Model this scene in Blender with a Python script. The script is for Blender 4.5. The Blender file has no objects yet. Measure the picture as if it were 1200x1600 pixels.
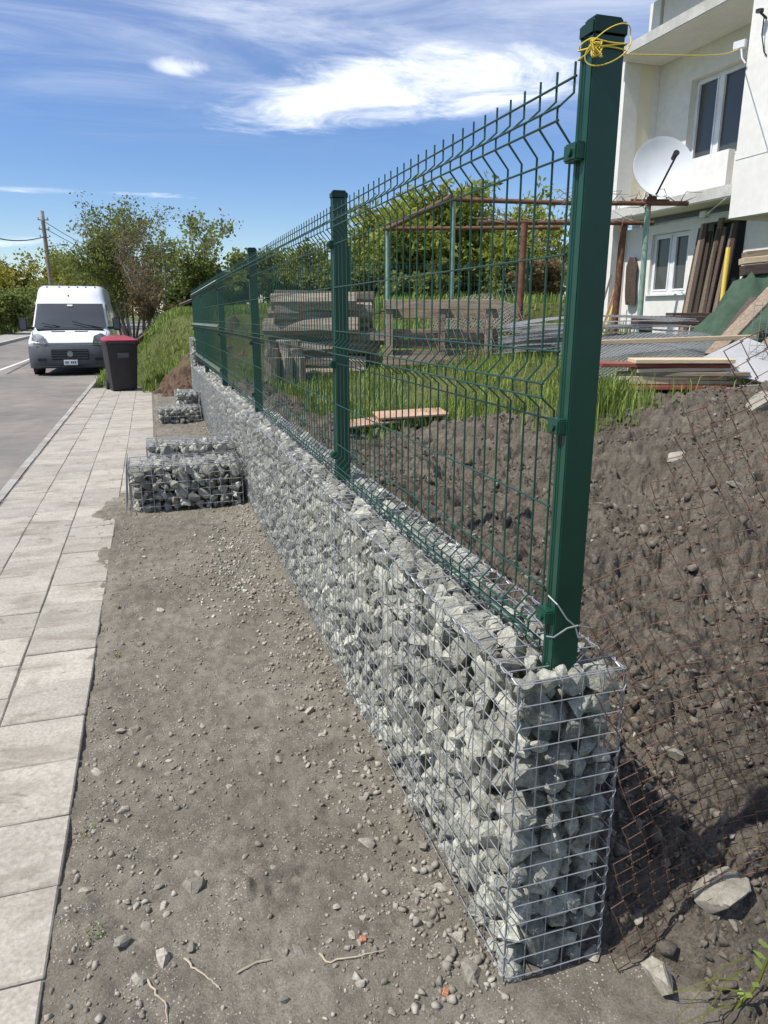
import bpy, bmesh, math, random
import numpy as np
from mathutils import Vector, Matrix, Euler

R = math.radians
random.seed(7)
RNG = np.random.default_rng(7)
scene = bpy.context.scene
COL = scene.collection

# ------------------------------------------------------------------ camera
CAM_H = 1.47
cam_d = bpy.data.cameras.new('camera')
cam = bpy.data.objects.new('camera', cam_d); COL.objects.link(cam)
cam.location = (0, 0, CAM_H)
cam.rotation_euler = (R(90 - 15.35), 0, R(-17.43))
cam_d.sensor_fit = 'VERTICAL'; cam_d.sensor_height = 36.0
cam_d.lens = 1133 / 1600 * 36
cam_d.clip_start = 0.05; cam_d.clip_end = 6000
scene.camera = cam

# ------------------------------------------------------------------ sky, sun, exposure
SUN_EL, SUN_BACK = 56.0, 4.0          # the sun stands left of the fence, a little behind the camera
to_sun = Vector((-math.cos(R(SUN_EL)) * math.cos(R(SUN_BACK)),
                 -math.cos(R(SUN_EL)) * math.sin(R(SUN_BACK)), math.sin(R(SUN_EL))))
world = bpy.data.worlds.new('World'); scene.world = world; world.use_nodes = True
wn, wl = world.node_tree.nodes, world.node_tree.links
wn.clear()
def WN(t, **kw):
    n = wn.new(t)
    for k, v in kw.items(): setattr(n, k, v)
    return n
def wmath(op, a, b=None, clamp=False):
    n = WN('ShaderNodeMath', operation=op, use_clamp=clamp)
    for i, v in enumerate((a, b)):
        if v is None: continue
        if isinstance(v, (int, float)): n.inputs[i].default_value = v
        else: wl.new(v, n.inputs[i])
    return n.outputs[0]
sky = WN('ShaderNodeTexSky', sky_type='NISHITA')
sky.sun_disc = False
sky.sun_elevation = R(SUN_EL)
sky.sun_rotation = math.atan2(to_sun.x, to_sun.y)
sky.altitude = 250; sky.air_density = 1.0; sky.dust_density = 0.15; sky.ozone_density = 3.2
tc = WN('ShaderNodeTexCoord')
sep = WN('ShaderNodeSeparateXYZ'); wl.new(tc.outputs['Generated'], sep.inputs[0])
den = wmath('ADD', wmath('MAXIMUM', sep.outputs[2], 0.0), 0.12)
px = wmath('DIVIDE', sep.outputs[0], den); py = wmath('DIVIDE', sep.outputs[1], den)
cmb = WN('ShaderNodeCombineXYZ'); wl.new(px, cmb.inputs[0]); wl.new(py, cmb.inputs[1])
def wnoise(scale, detail, rough, sx=1, sy=1, dist=0.0, off=(0, 0, 0), rz=0.0):
    mp = WN('ShaderNodeMapping'); mp.inputs['Scale'].default_value = (sx, sy, 1)
    mp.inputs['Location'].default_value = off; mp.inputs['Rotation'].default_value = (0, 0, rz)
    wl.new(cmb.outputs[0], mp.inputs[0])
    n = WN('ShaderNodeTexNoise'); n.inputs['Scale'].default_value = scale
    n.inputs['Detail'].default_value = detail; n.inputs['Roughness'].default_value = rough
    n.inputs['Distortion'].default_value = dist
    wl.new(mp.outputs[0], n.inputs['Vector']); return n.outputs['Fac']
def wramp(x, a, b):
    n = WN('ShaderNodeMapRange', interpolation_type='SMOOTHSTEP')
    n.inputs[1].default_value = a; n.inputs[2].default_value = b
    wl.new(x, n.inputs[0]); return n.outputs[0]
def wblob(cx, cy, rx, ry, rot):                   # soft ellipse on the cloud plane
    c, s = math.cos(rot), math.sin(rot)
    dx = wmath('SUBTRACT', px, cx); dy = wmath('SUBTRACT', py, cy)
    u = wmath('DIVIDE', wmath('ADD', wmath('MULTIPLY', dx, c), wmath('MULTIPLY', dy, s)), rx)
    v = wmath('DIVIDE', wmath('SUBTRACT', wmath('MULTIPLY', dy, c), wmath('MULTIPLY', dx, s)), ry)
    r2 = wmath('ADD', wmath('MULTIPLY', u, u), wmath('MULTIPLY', v, v))
    return wmath('SUBTRACT', 1.0, wmath('MINIMUM', r2, 1.0))
CLOUDS = [(0.80, 2.46, 0.86, 0.34, -0.62, 1.0), (0.14, 2.46, 0.12, 0.09, -0.3, .75), (-0.50, 3.84, 0.36, 0.10, -0.05, 0.62),
          (0.06, 3.84, 0.30, 0.07, 0.03, 0.55), (-0.75, 4.95, 0.5, 0.22, 0.0, 0.6),
          (2.6, -1.2, 1.1, 0.4, 0.6, .8), (-2.6, 0.4, 1.0, 0.5, -0.4, .7), (0.6, -3.0, 1.4, 0.4, 0.2, .8)]
fine = wnoise(2.6, 10, 0.66, 1.0, 1.5, 0.9, (3.1, 1.7, 0))
acc = None
for (cx, cy, rx, ry, rot, amp) in CLOUDS:
    b = wmath('MULTIPLY', wblob(cx, cy, rx, ry, rot), amp)
    acc = b if acc is None else wmath('MAXIMUM', acc, b)
puff = wramp(wmath('ADD', wmath('MULTIPLY', acc, 0.52), wmath('MULTIPLY', fine, 1.05)), 0.62, 1.16)
puff = wmath('MULTIPLY', puff, wramp(acc, 0.0, 0.35))
cir = wramp(wnoise(0.9, 10, 0.66, 0.7, 1.7, 1.2, (0.4, 4.1, 0), 0.35), 0.36, 0.80)
cir = wmath('MULTIPLY', cir, wramp(sep.outputs[2], 0.16, 0.36))
veil = wmath('MULTIPLY', wramp(sep.outputs[2], 0.18, 0.36), 0.10)
cloud = wmath('MINIMUM', wmath('ADD', wmath('ADD', puff, wmath('MULTIPLY', cir, 0.70)), veil), 0.93)
hsv = WN('ShaderNodeHueSaturation'); hsv.inputs['Saturation'].default_value = 1.20; hsv.inputs['Value'].default_value = .84; hsv.inputs['Hue'].default_value = .512; wl.new(sky.outputs[0], hsv.inputs['Color'])
mix = WN('ShaderNodeMixRGB'); wl.new(cloud, mix.inputs[0]); wl.new(hsv.outputs[0], mix.inputs[1])
mix.inputs[2].default_value = (6.9, 7.2, 7.7, 1)
bg = WN('ShaderNodeBackground'); bg.inputs['Strength'].default_value = 0.125
wl.new(mix.outputs[0], bg.inputs['Color'])
wo = WN('ShaderNodeOutputWorld'); wl.new(bg.outputs[0], wo.inputs['Surface'])

sun_d = bpy.data.lights.new('sun', 'SUN'); sun_d.energy = 3.9; sun_d.angle = R(0.53); sun_d.color = (1.0, 0.955, 0.89)
sun = bpy.data.objects.new('sun', sun_d); COL.objects.link(sun)
sun.rotation_euler = (-to_sun).to_track_quat('-Z', 'Y').to_euler()
sun.location = (-6, -2, 12)

vs = scene.view_settings
vs.view_transform = 'Standard'; vs.look = 'None'; vs.exposure = 0.42; vs.gamma = 1.0; vs.use_curve_mapping = False
scene.cycles.max_bounces = 6; scene.cycles.transparent_max_bounces = 6
scene.cycles.use_denoising = True; scene.cycles.denoiser = 'OPENIMAGEDENOISE'; scene.cycles.denoising_prefilter = 'ACCURATE'; scene.cycles.sample_clamp_indirect = 4.0

# ------------------------------------------------------------------ helpers
def link(o, parent=None):
    COL.objects.link(o)
    if parent is not None: o.parent = parent
    return o
def tag(o, label=None, cat=None, group=None, kind=None):
    if label: o['label'] = label
    if cat: o['category'] = cat
    if group: o['group'] = group
    if kind: o['kind'] = kind
    return o
def thing(name, label, cat, loc=(0, 0, 0), rz=0.0, group=None):
    o = bpy.data.objects.new(name, None); o.empty_display_size = 0.1
    o.location = loc; o.rotation_euler = (0, 0, rz); link(o)
    return tag(o, label, cat, group)
def inst(name, mesh, parent, loc, rot=(0, 0, 0), sc=(1, 1, 1)):
    o = bpy.data.objects.new(name, mesh); o.location = loc; o.rotation_euler = rot
    o.scale = sc if not isinstance(sc, (int, float)) else (sc, sc, sc)
    return link(o, parent)

def np_mesh(name, V, F, mat, smooth=False, rv=None):
    """V (n,3), F (m,3) or (m,4) arrays -> mesh; rv: random value per face"""
    V = np.asarray(V, np.float32); F = np.asarray(F, np.int32)
    me = bpy.data.meshes.new(name); k = F.shape[1]
    me.vertices.add(len(V)); me.vertices.foreach_set('co', V.ravel())
    me.loops.add(F.size); me.loops.foreach_set('vertex_index', F.ravel())
    me.polygons.add(len(F)); me.polygons.foreach_set('loop_start', np.arange(0, F.size, k, dtype=np.int32))
    if smooth: me.polygons.foreach_set('use_smooth', np.ones(len(F), bool))
    if rv is not None:
        a = me.attributes.new('rv', 'FLOAT', 'FACE'); a.data.foreach_set('value', np.asarray(rv, np.float32))
    me.update(calc_edges=True); me.validate()
    if mat: me.materials.append(mat)
    return me

class MB:
    """collects simple shapes into one mesh"""
    def __init__(s): s.v = []; s.f = []
    def poly(s, pts, faces):
        b = len(s.v); s.v += [tuple(p) for p in pts]; s.f += [tuple(b + i for i in f) for f in faces]; return s
    def box(s, c, d, rz=0.0, rx=0.0, ry=0.0):
        m = Euler((rx, ry, rz)).to_matrix(); c = Vector(c); p = []
        for x in (-.5, .5):
            for y in (-.5, .5):
                for z in (-.5, .5): p.append(c + m @ Vector((x * d[0], y * d[1], z * d[2])))
        return s.poly(p, [(0, 1, 3, 2), (4, 6, 7, 5), (0, 4, 5, 1), (2, 3, 7, 6), (0, 2, 6, 4), (1, 5, 7, 3)])
    def bx(s, x0, x1, y0, y1, z0, z1):
        return s.box(((x0 + x1) / 2, (y0 + y1) / 2, (z0 + z1) / 2), (x1 - x0, y1 - y0, z1 - z0))
    def beam(s, a, b, w, h, up=(0, 0, 1)):
        a, b = Vector(a), Vector(b); t = (b - a).normalized(); u = Vector(up)
        sd = t.cross(u)
        if sd.length < 1e-4: sd = Vector((1, 0, 0))
        sd.normalize(); n = sd.cross(t); p = []
        for q in (a, b):
            for i, j in ((-1, -1), (1, -1), (1, 1), (-1, 1)): p.append(q + sd * (i * w / 2) + n * (j * h / 2))
        return s.poly(p, [(3, 2, 1, 0), (4, 5, 6, 7), (0, 1, 5, 4), (1, 2, 6, 5), (2, 3, 7, 6), (3, 0, 4, 7)])
    def tube(s, pts, r, n=6, closed=False, caps=True):
        pts = [Vector(p) for p in pts]; m = len(pts)
        rr = r if isinstance(r, (list, tuple)) else [r] * m
        ref = None; base = len(s.v)
        for i, p in enumerate(pts):
            if closed: t = pts[(i + 1) % m] - pts[i - 1]
            else: t = pts[min(i + 1, m - 1)] - pts[max(i - 1, 0)]
            if t.length < 1e-9: t = Vector((0, 0, 1))
            t.normalize()
            if ref is None:
                ref = t.cross(Vector((0, 0, 1)))
                if ref.length < .05: ref = t.cross(Vector((1, 0, 0)))
            ref = (ref - t * ref.dot(t)); ref.normalize(); o = t.cross(ref)
            for k in range(n):
                a = 2 * math.pi * k / n
                s.v.append(tuple(p + (ref * math.cos(a) + o * math.sin(a)) * rr[i]))
        for i in range(m if closed else m - 1):
            for k in range(n):
                a = base + i * n; b = base + ((i + 1) % m) * n
                s.f.append((a + k, a + (k + 1) % n, b + (k + 1) % n, b + k))
        if caps and not closed:
            s.f.append(tuple(base + k for k in range(n))[::-1]); s.f.append(tuple(base + (m - 1) * n + k for k in range(n)))
        return s
    def disc(s, c, r, axis, th, n=24, r2=None):
        c, a = Vector(c), Vector(axis).normalized()
        return s.tube([c - a * th / 2, c + a * th / 2], [r, r if r2 is None else r2], n)
    def lathe(s, prof, c=(0, 0, 0), n=24, rot=None):
        b = len(s.v); c = Vector(c); m = len(prof)
        for (r, z) in prof:
            for k in range(n):
                a = 2 * math.pi * k / n; p = Vector((r * math.cos(a), r * math.sin(a), z))
                if rot is not None: p = rot @ p
                s.v.append(tuple(c + p))
        for i in range(m - 1):
            for k in range(n):
                s.f.append((b + i * n + k, b + i * n + (k + 1) % n, b + (i + 1) * n + (k + 1) % n, b + (i + 1) * n + k))
        return s
    def prism(s, poly, axis, a, b):
        """poly: 2-D points; axis 'x','y','z' = extrusion axis from a to b"""
        def P(u, v, w): return {'x': (w, u, v), 'y': (u, w, v), 'z': (u, v, w)}[axis]
        n = len(poly); pts = [P(u, v, a) for u, v in poly] + [P(u, v, b) for u, v in poly]
        return s.poly(pts, [tuple(range(n))[::-1], tuple(range(n, 2 * n))] + [(i, (i + 1) % n, n + (i + 1) % n, n + i) for i in range(n)])
    def mesh(s, name, mat, smooth=False, bevel=0.0, seg=1):
        me = bpy.data.meshes.new(name); me.from_pydata(s.v, [], s.f)
        bm = bmesh.new(); bm.from_mesh(me); bmesh.ops.recalc_face_normals(bm, faces=bm.faces)
        if bevel > 0:
            eds = [e for e in bm.edges if len(e.link_faces) == 2 and e.calc_face_angle(0) > R(30)]
            bmesh.ops.bevel(bm, geom=eds, offset=bevel, segments=seg, affect='EDGES', clamp_overlap=True)
        bm.to_mesh(me); bm.free()
        if smooth:
            me.polygons.foreach_set('use_smooth', np.ones(len(me.polygons), bool))
            me.set_sharp_from_angle(angle=R(38))
        me.update()
        if mat: me.materials.append(mat)
        return me
    def build(s, name, mat, parent=None, smooth=False, bevel=0.0, seg=1):
        o = bpy.data.objects.new(name, s.mesh(name, mat, smooth, bevel, seg))
        return link(o, parent)

def sm(a, b, t):
    t = np.clip((np.asarray(t, float) - a) / (b - a), 0, 1); return t * t * (3 - 2 * t)

# vectorised gradient noise
_P = RNG.permutation(512).astype(np.int64); _G = RNG.uniform(0, 2 * np.pi, 512)
def gnoise(x, y, seed=0):
    x = np.asarray(x, float) + seed * 17.13; y = np.asarray(y, float) + seed * 9.71
    xi, yi = np.floor(x).astype(np.int64), np.floor(y).astype(np.int64); xf, yf = x - xi, y - yi
    u, v = xf**3 * (xf * (xf * 6 - 15) + 10), yf**3 * (yf * (yf * 6 - 15) + 10)
    def g(i, j):
        a = _G[_P[(_P[(xi + i) & 511] + yi + j) & 511]]
        return np.cos(a) * (xf - i) + np.sin(a) * (yf - j)
    return ((g(0, 0) * (1 - u) + g(1, 0) * u) * (1 - v) + (g(0, 1) * (1 - u) + g(1, 1) * u) * v) * 1.5
def fbm(x, y, o=4, lac=2.03, gain=.5, seed=0, ridged=False):
    t = 0; a = 1.0; f = 1.0
    for i in range(o):
        n = gnoise(x * f, y * f, seed + i)
        t = t + a * ((1 - 2 * np.abs(n)) if ridged else n); a *= gain; f *= lac
    return t

# ------------------------------------------------------------------ materials
MATS = {}
def nodes_of(m): return m.node_tree.nodes, m.node_tree.links
def mk(name, c1, c2=None, c3=None, scale=6.0, rough=.8, metal=0.0, bump=0.0, bscale=60.0, detail=7, coord='Object',
       rnd=0.0, spec=.4, stretch=(1, 1, 1), lo=.35, hi=.65, fine=0.0, fscale=120.0, trans=0.0, bdist=.01, coat=0.0):
    """procedural surface: two or three colours mixed by noise, per-object random brightness, noise bump"""
    m = bpy.data.materials.new(name); m.use_nodes = True; n, l = nodes_of(m)
    b = n['Principled BSDF']; b.inputs['Roughness'].default_value = rough; b.inputs['Metallic'].default_value = metal
    b.inputs['Specular IOR Level'].default_value = spec
    if coat: b.inputs['Coat Weight'].default_value = coat; b.inputs['Coat Roughness'].default_value = .08
    t = n.new('ShaderNodeTexCoord'); mp = n.new('ShaderNodeMapping'); mp.inputs['Scale'].default_value = stretch
    l.new(t.outputs[coord], mp.inputs[0])
    info = n.new('ShaderNodeObjectInfo')
    if rnd > 0:
        ad = n.new('ShaderNodeVectorMath'); ad.operation = 'ADD'
        sc = n.new('ShaderNodeVectorMath'); sc.operation = 'SCALE'; sc.inputs[0].default_value = (37, 53, 71)
        l.new(info.outputs['Random'], sc.inputs['Scale']); l.new(mp.outputs[0], ad.inputs[0]); l.new(sc.outputs[0], ad.inputs[1])
        vec = ad.outputs[0]
    else: vec = mp.outputs[0]
    def noise(sca, det=detail, ro=.6):
        q = n.new('ShaderNodeTexNoise'); q.inputs['Scale'].default_value = sca; q.inputs['Detail'].default_value = det
        q.inputs['Roughness'].default_value = ro; l.new(vec, q.inputs['Vector']); return q.outputs['Fac']
    col = None
    if c2 is None: c2 = tuple(x * .82 for x in c1)
    ra = n.new('ShaderNodeValToRGB'); e = ra.color_ramp.elements
    e[0].position = lo; e[0].color = (*c1, 1); e[1].position = hi; e[1].color = (*c2, 1)
    if c3 is not None:
        k = ra.color_ramp.elements.new(min(.97, hi + .14)); k.color = (*c3, 1)
    l.new(noise(scale), ra.inputs[0]); col = ra.outputs[0]
    if fine > 0:
        mx = n.new('ShaderNodeMixRGB'); mx.blend_type = 'MULTIPLY'; mx.inputs[0].default_value = 1
        mr = n.new('ShaderNodeMapRange'); mr.inputs[1].default_value = .3; mr.inputs[2].default_value = .7
        mr.inputs[3].default_value = 1 - fine; mr.inputs[4].default_value = 1 + fine
        l.new(noise(fscale, 4), mr.inputs[0]); l.new(col, mx.inputs[1]); l.new(mr.outputs[0], mx.inputs[2]); col = mx.outputs[0]
    if rnd > 0:
        at = n.new('ShaderNodeAttribute'); at.attribute_name = 'rv'
        su = n.new('ShaderNodeMath'); su.operation = 'ADD'; l.new(info.outputs['Random'], su.inputs[0]); l.new(at.outputs['Fac'], su.inputs[1])
        fr = n.new('ShaderNodeMath'); fr.operation = 'FRACT'; l.new(su.outputs[0], fr.inputs[0])
        mr = n.new('ShaderNodeMapRange'); mr.inputs[3].default_value = 1 - rnd; mr.inputs[4].default_value = 1 + rnd
        l.new(fr.outputs[0], mr.inputs[0])
        mx = n.new('ShaderNodeMixRGB'); mx.blend_type = 'MULTIPLY'; mx.inputs[0].default_value = 1
        l.new(col, mx.inputs[1]); l.new(mr.outputs[0], mx.inputs[2]); col = mx.outputs[0]
    l.new(col, b.inputs['Base Color'])
    if bump > 0:
        bp = n.new('ShaderNodeBump'); bp.inputs['Strength'].default_value = bump; bp.inputs['Distance'].default_value = bdist
        l.new(noise(bscale, 8, .65), bp.inputs['Height']); l.new(bp.outputs[0], b.inputs['Normal'])
    if trans > 0:
        tr = n.new('ShaderNodeBsdfTranslucent'); l.new(col, tr.inputs['Color'])
        ms = n.new('ShaderNodeMixShader'); ms.inputs[0].default_value = trans
        l.new(b.outputs[0], ms.inputs[1]); l.new(tr.outputs[0], ms.inputs[2])
        l.new(ms.outputs[0], n['Material Output'].inputs['Surface'])
    MATS[name] = m; return m

M = dict(
 stone=mk('crushed_stone', (.225, .225, .188), (.46, .455, .38), (.15, .156, .136), scale=2.2, rough=.9, bump=.9, bscale=9, rnd=.42, fine=.25, fscale=12, bdist=.005),
 stone_dark=mk('shaded_crushed_stone', (.23, .23, .20), (.42, .415, .355), (.16, .165, .15), scale=2.2, rough=.9, bump=.9, bscale=9, rnd=.35, fine=.2, fscale=30, bdist=.004),  # darker copy of the wall stone: shade on the steps put into its colour
 pebble=mk('pebble', (.22, .20, .158), (.36, .335, .275), (.17, .155, .125), scale=3, rough=.9, bump=.8, bscale=6, rnd=.35, fine=.2, fscale=20, bdist=.0012),
 galv=mk('galvanised_wire', (.30, .31, .315), (.42, .43, .435), scale=30, rough=.5, metal=.45, spec=.5),
 green=mk('green_coated_steel', (.006, .046, .028), (.009, .060, .037), (.022, .074, .050), scale=9, rough=.40, spec=.5, bump=.06, bscale=300, bdist=.001),
 cap=mk('green_plastic', (.006, .035, .026), scale=20, rough=.5),
 rust=mk('rusty_wire', (.085, .045, .03), (.17, .085, .05), (.06, .04, .03), scale=40, rough=.85, bump=.3, bscale=300, bdist=.001),
 rustpipe=mk('rusty_pipe', (.10, .045, .028), (.20, .10, .06), (.05, .03, .022), scale=9, rough=.85, bump=.4, bscale=90, bdist=.003),
 greenpipe=mk('flaking_green_pipe', (.16, .27, .21), (.28, .38, .31), (.14, .09, .06), scale=12, rough=.6, bump=.2, bscale=60),
 white=mk('white_render', (.69, .675, .63), (.76, .745, .70), (.60, .585, .54), scale=1.4, rough=.92, bump=.25, bscale=110, fine=.05, fscale=9, bdist=.006),
 cream=mk('cream_render', (.72, .66, .50), (.76, .71, .57), scale=1.5, rough=.92, bump=.25, bscale=110),
 concrete=mk('raw_concrete', (.42, .41, .38), (.56, .55, .51), (.30, .29, .27), scale=3, rough=.92, bump=.4, bscale=50, fine=.12, fscale=30),
 pvc=mk('white_plastic', (.78, .79, .80), scale=3, rough=.35),
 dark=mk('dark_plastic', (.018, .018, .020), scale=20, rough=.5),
 string=mk('yellow_string', (.72, .50, .05), (.80, .62, .12), scale=60, rough=.8),
 wood=mk('weathered_timber', (.165, .125, .088), (.30, .235, .17), (.10, .078, .06), scale=4, stretch=(1.2, 14, 14), rough=.88, bump=.5, bscale=20, rnd=.28),
 wood_pale=mk('pale_timber', (.46, .36, .23), (.58, .47, .32), (.36, .27, .17), scale=4, stretch=(1.2, 14, 14), rough=.85, bump=.3, bscale=20, rnd=.22),
 wood_dark=mk('dark_timber', (.055, .038, .03), (.10, .07, .055), scale=5, stretch=(1, 12, 12), rough=.8, bump=.4, bscale=20, rnd=.3),
 wood_red=mk('red_painted_board', (.26, .06, .04), (.32, .12, .08), scale=5, rough=.8, rnd=.2),
 log=mk('split_log', (.18, .145, .11), (.36, .31, .25), (.09, .072, .058), scale=5, stretch=(1, 9, 9), rough=.95, bump=.8, bscale=14, rnd=.35),
 ply=mk('pinkish_board', (.44, .26, .17), (.52, .34, .24), scale=3, rough=.85, fine=.08, fscale=30),
 fibre=mk('grey_fibre_sheet', (.36, .36, .36), (.44, .44, .43), scale=3, rough=.8, fine=.05, fscale=30),
 tarp=mk('green_shade_net', (.035, .068, .042), (.062, .105, .066), (.022, .042, .03), scale=7, rough=.85, bump=.5, bscale=50),
 asphalt=None, soil=None,
 dry_stem=mk('dry_root', (.42, .34, .24), (.50, .42, .31), scale=30, rough=.9),
 brick=mk('brick_shard', (.42, .17, .09), (.50, .24, .14), scale=20, rough=.9, bump=.3, bscale=60),
 carwhite=mk('white_car_paint', (.80, .81, .82), (.77, .78, .79), scale=2, rough=.25, coat=.6),
 cargrey=mk('grey_bumper_plastic', (.075, .08, .09), (.095, .10, .11), scale=6, rough=.55),
 tyre=mk('tyre_rubber', (.022, .022, .023), (.035, .034, .033), scale=12, rough=.85),
 rim=mk('steel_rim', (.32, .33, .34), scale=8, rough=.4, metal=.8),
 lamp=mk('headlight_lens', (.20, .21, .22), (.45, .47, .48), scale=9, rough=.12, spec=.7),
 bin=mk('bin_plastic', (.018, .017, .022), (.026, .025, .031), scale=5, rough=.5),
 binlid=mk('red_lid_plastic', (.28, .028, .04), (.34, .045, .055), scale=5, rough=.45),
 bark=mk('bark', (.115, .092, .07), (.20, .17, .135), scale=6, rough=.95, bump=.5, bscale=20),
 bark_pale=mk('pale_bark', (.24, .21, .17), (.34, .31, .26), scale=6, rough=.95),
 polewood=mk('tarred_pole', (.20, .15, .11), (.30, .24, .19), scale=4, stretch=(8, 8, 1), rough=.9),
 slab_base=mk('paving_slab', (.33, .302, .25), (.405, .375, .315), (.25, .225, .18), scale=5, rough=.93, bump=.35, bscale=120, rnd=.12, fine=.22, fscale=75, lo=.3, hi=.6, bdist=.004),
 kerb=mk('concrete_kerb', (.36, .345, .31), (.42, .405, .37), scale=5, rough=.93, bump=.35, bscale=90, rnd=.08, fine=.1, fscale=60, bdist=.003),
 paint=mk('road_paint', (.70, .70, .68), (.55, .55, .53), scale=5, rough=.8),
 dish=mk('dish_enamel', (.72, .74, .76), (.64, .66, .68), (.5, .5, .5), scale=5, rough=.45, lo=.5, hi=.75),
 cable=mk('black_cable', (.02, .02, .02), scale=5, rough=.6),
)
def glass_mat(name, c, rough=.04):
    m = bpy.data.materials.new(name); m.use_nodes = True; n, l = nodes_of(m); b = n['Principled BSDF']
    no = n.new('ShaderNodeTexNoise'); no.inputs['Scale'].default_value = 1.5
    ra = n.new('ShaderNodeValToRGB'); ra.color_ramp.elements[0].color = (*c, 1); ra.color_ramp.elements[1].color = (*[x * 1.5 for x in c], 1)
    l.new(no.outputs['Fac'], ra.inputs[0]); l.new(ra.outputs[0], b.inputs['Base Color'])
    b.inputs['Roughness'].default_value = rough; b.inputs['Specular IOR Level'].default_value = .5
    return m
M['glass'] = glass_mat('window_glass', (.05, .055, .052), .12); M['carglass'] = glass_mat('windscreen_glass', (.055, .06, .065), .08)
def leafmat(name, c1, c2, c3=None): return mk(name, c1, c2, c3, scale=1.1, rough=.6, rnd=.35, trans=.45, coord='Object', detail=3, spec=.12)
M['leaf_a'] = leafmat('mid_green_leaf', (.16, .195, .055), (.24, .275, .08))
M['leaf_willow'] = leafmat('spring_green_leaf', (.22, .265, .05), (.31, .34, .07))
M['leaf_yellow'] = leafmat('yellow_green_leaf', (.24, .225, .04), (.31, .28, .05))
M['leaf_dark'] = leafmat('dark_green_leaf', (.10, .14, .045), (.15, .19, .06))
M['leaf_brown'] = leafmat('dry_brown_leaf', (.17, .12, .06), (.22, .17, .09))
M['grass'] = mk('grass_blade', (.16, .23, .05), (.25, .32, .08), (.34, .33, .14), scale=1.6, rough=.6, rnd=.35, trans=.3, detail=3, spec=.15)

def stained(m, name, c_mud, stretch, lo, hi, scale=1.0, amt=.75):
    """dried mud and sand lying across the pieces, laid out over the whole pavement (position-based)"""
    m = m.copy(); m.name = name; n, l = nodes_of(m); b = n['Principled BSDF']; src = b.inputs['Base Color'].links[0].from_socket
    g = n.new('ShaderNodeNewGeometry'); mp = n.new('ShaderNodeMapping'); mp.inputs['Scale'].default_value = stretch; l.new(g.outputs['Position'], mp.inputs[0])
    q = n.new('ShaderNodeTexNoise'); q.inputs['Scale'].default_value = scale; q.inputs['Detail'].default_value = 9; q.inputs['Roughness'].default_value = .62; q.inputs['Distortion'].default_value = .6; l.new(mp.outputs[0], q.inputs['Vector'])
    r = n.new('ShaderNodeMapRange'); r.interpolation_type = 'SMOOTHSTEP'; r.inputs[1].default_value = lo; r.inputs[2].default_value = hi; r.inputs[4].default_value = amt; l.new(q.outputs['Fac'], r.inputs[0])
    mx = n.new('ShaderNodeMixRGB'); l.new(r.outputs[0], mx.inputs[0]); l.new(src, mx.inputs[1]); mx.inputs[2].default_value = (*c_mud, 1); l.new(mx.outputs[0], b.inputs['Base Color']); return m
M['slab'] = stained(stained(M['slab_base'], 'muddy_slab', (.225, .19, .15), (1.0, 2.1, 1), .49, .68, 2.6, .62), 'muddy_slab_spots', (.20, .17, .135), (1, 1.3, 1), .60, .68, 7.0, .8)
M['kerb'] = stained(M['kerb'], 'dusty_kerb', (.25, .225, .185), (1.0, 2.0, 1), .42, .62, 2.0, .8)
# ================================================================== THE SETTING
WX0, WX1, WY0 = 0.64, 0.88, 1.145            # gabion wall: front, back, open end
WALL_END = 12.6
ROAD_L, ROAD_R = -7.3, -1.335
def road_z(y):
    y = np.asarray(y, float); return -0.004 * np.clip(y - 6, 0, 22) + .50 * sm(30, 95, y)
def road_cx(y):
    y = np.asarray(y, float); return -4.3 + 0.0012 * np.clip(y - 42, 0, 40) ** 2 + .42 * np.clip(y - 82, 0, 60)
def road_edge(y): return road_cx(y) + 2.965 + .4 * sm(19.5, 22, y)
def wall_top(y): return .765 - .0175 * np.clip(np.asarray(y, float) - 3.2, 0, 30)
def yard_z(x, y):
    near = sm(.35, 3.3, y + .35 * np.clip(x - 1.2, 0, 3))
    far = .5 + .40 * sm(1.6, 4.2, x) + .2 * sm(5.5, 8, y)
    return far * near + (.02 + .16 * sm(.9, 2.2, x)) * (1 - near)
def land_z(x, y):
    """large-scale ground height"""
    x = np.asarray(x, float); y = np.asarray(y, float)
    rz = road_z(y)
    yard = np.where(x > .80, yard_z(x, y), 0) * sm(.72, .80, x)
    e = road_edge(y) + np.where(y < 30, 1.0 * (1 - sm(16.2, 17.5, y)), 0)
    bank = 1.50 * sm(0.05, 2.1, x - e) + .25 * sm(2, 8, x - e)
    bank = rz + bank * sm(14.0, 15.4, y)
    t = sm(12.2, 15.6, y)
    right = np.where(x > .80, np.maximum(yard * (1 - t) + bank * t, yard * (1 - sm(20, 30, y))), np.where(y > 13.6, bank, rz))
    left = rz + .05 + .35 * sm(0, 6, (road_cx(y) - 5.0) - x)
    z = np.where(x > road_cx(y), right, np.where(x < road_cx(y) - 4.9, left, rz))
    far = np.hypot(x, y)
    return z + .6 * sm(80, 160, far) + .10 * fbm(x * .25, y * .25, 3, seed=5) * sm(16, 30, far) * (np.abs(x - road_cx(y)) > 5)

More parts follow.
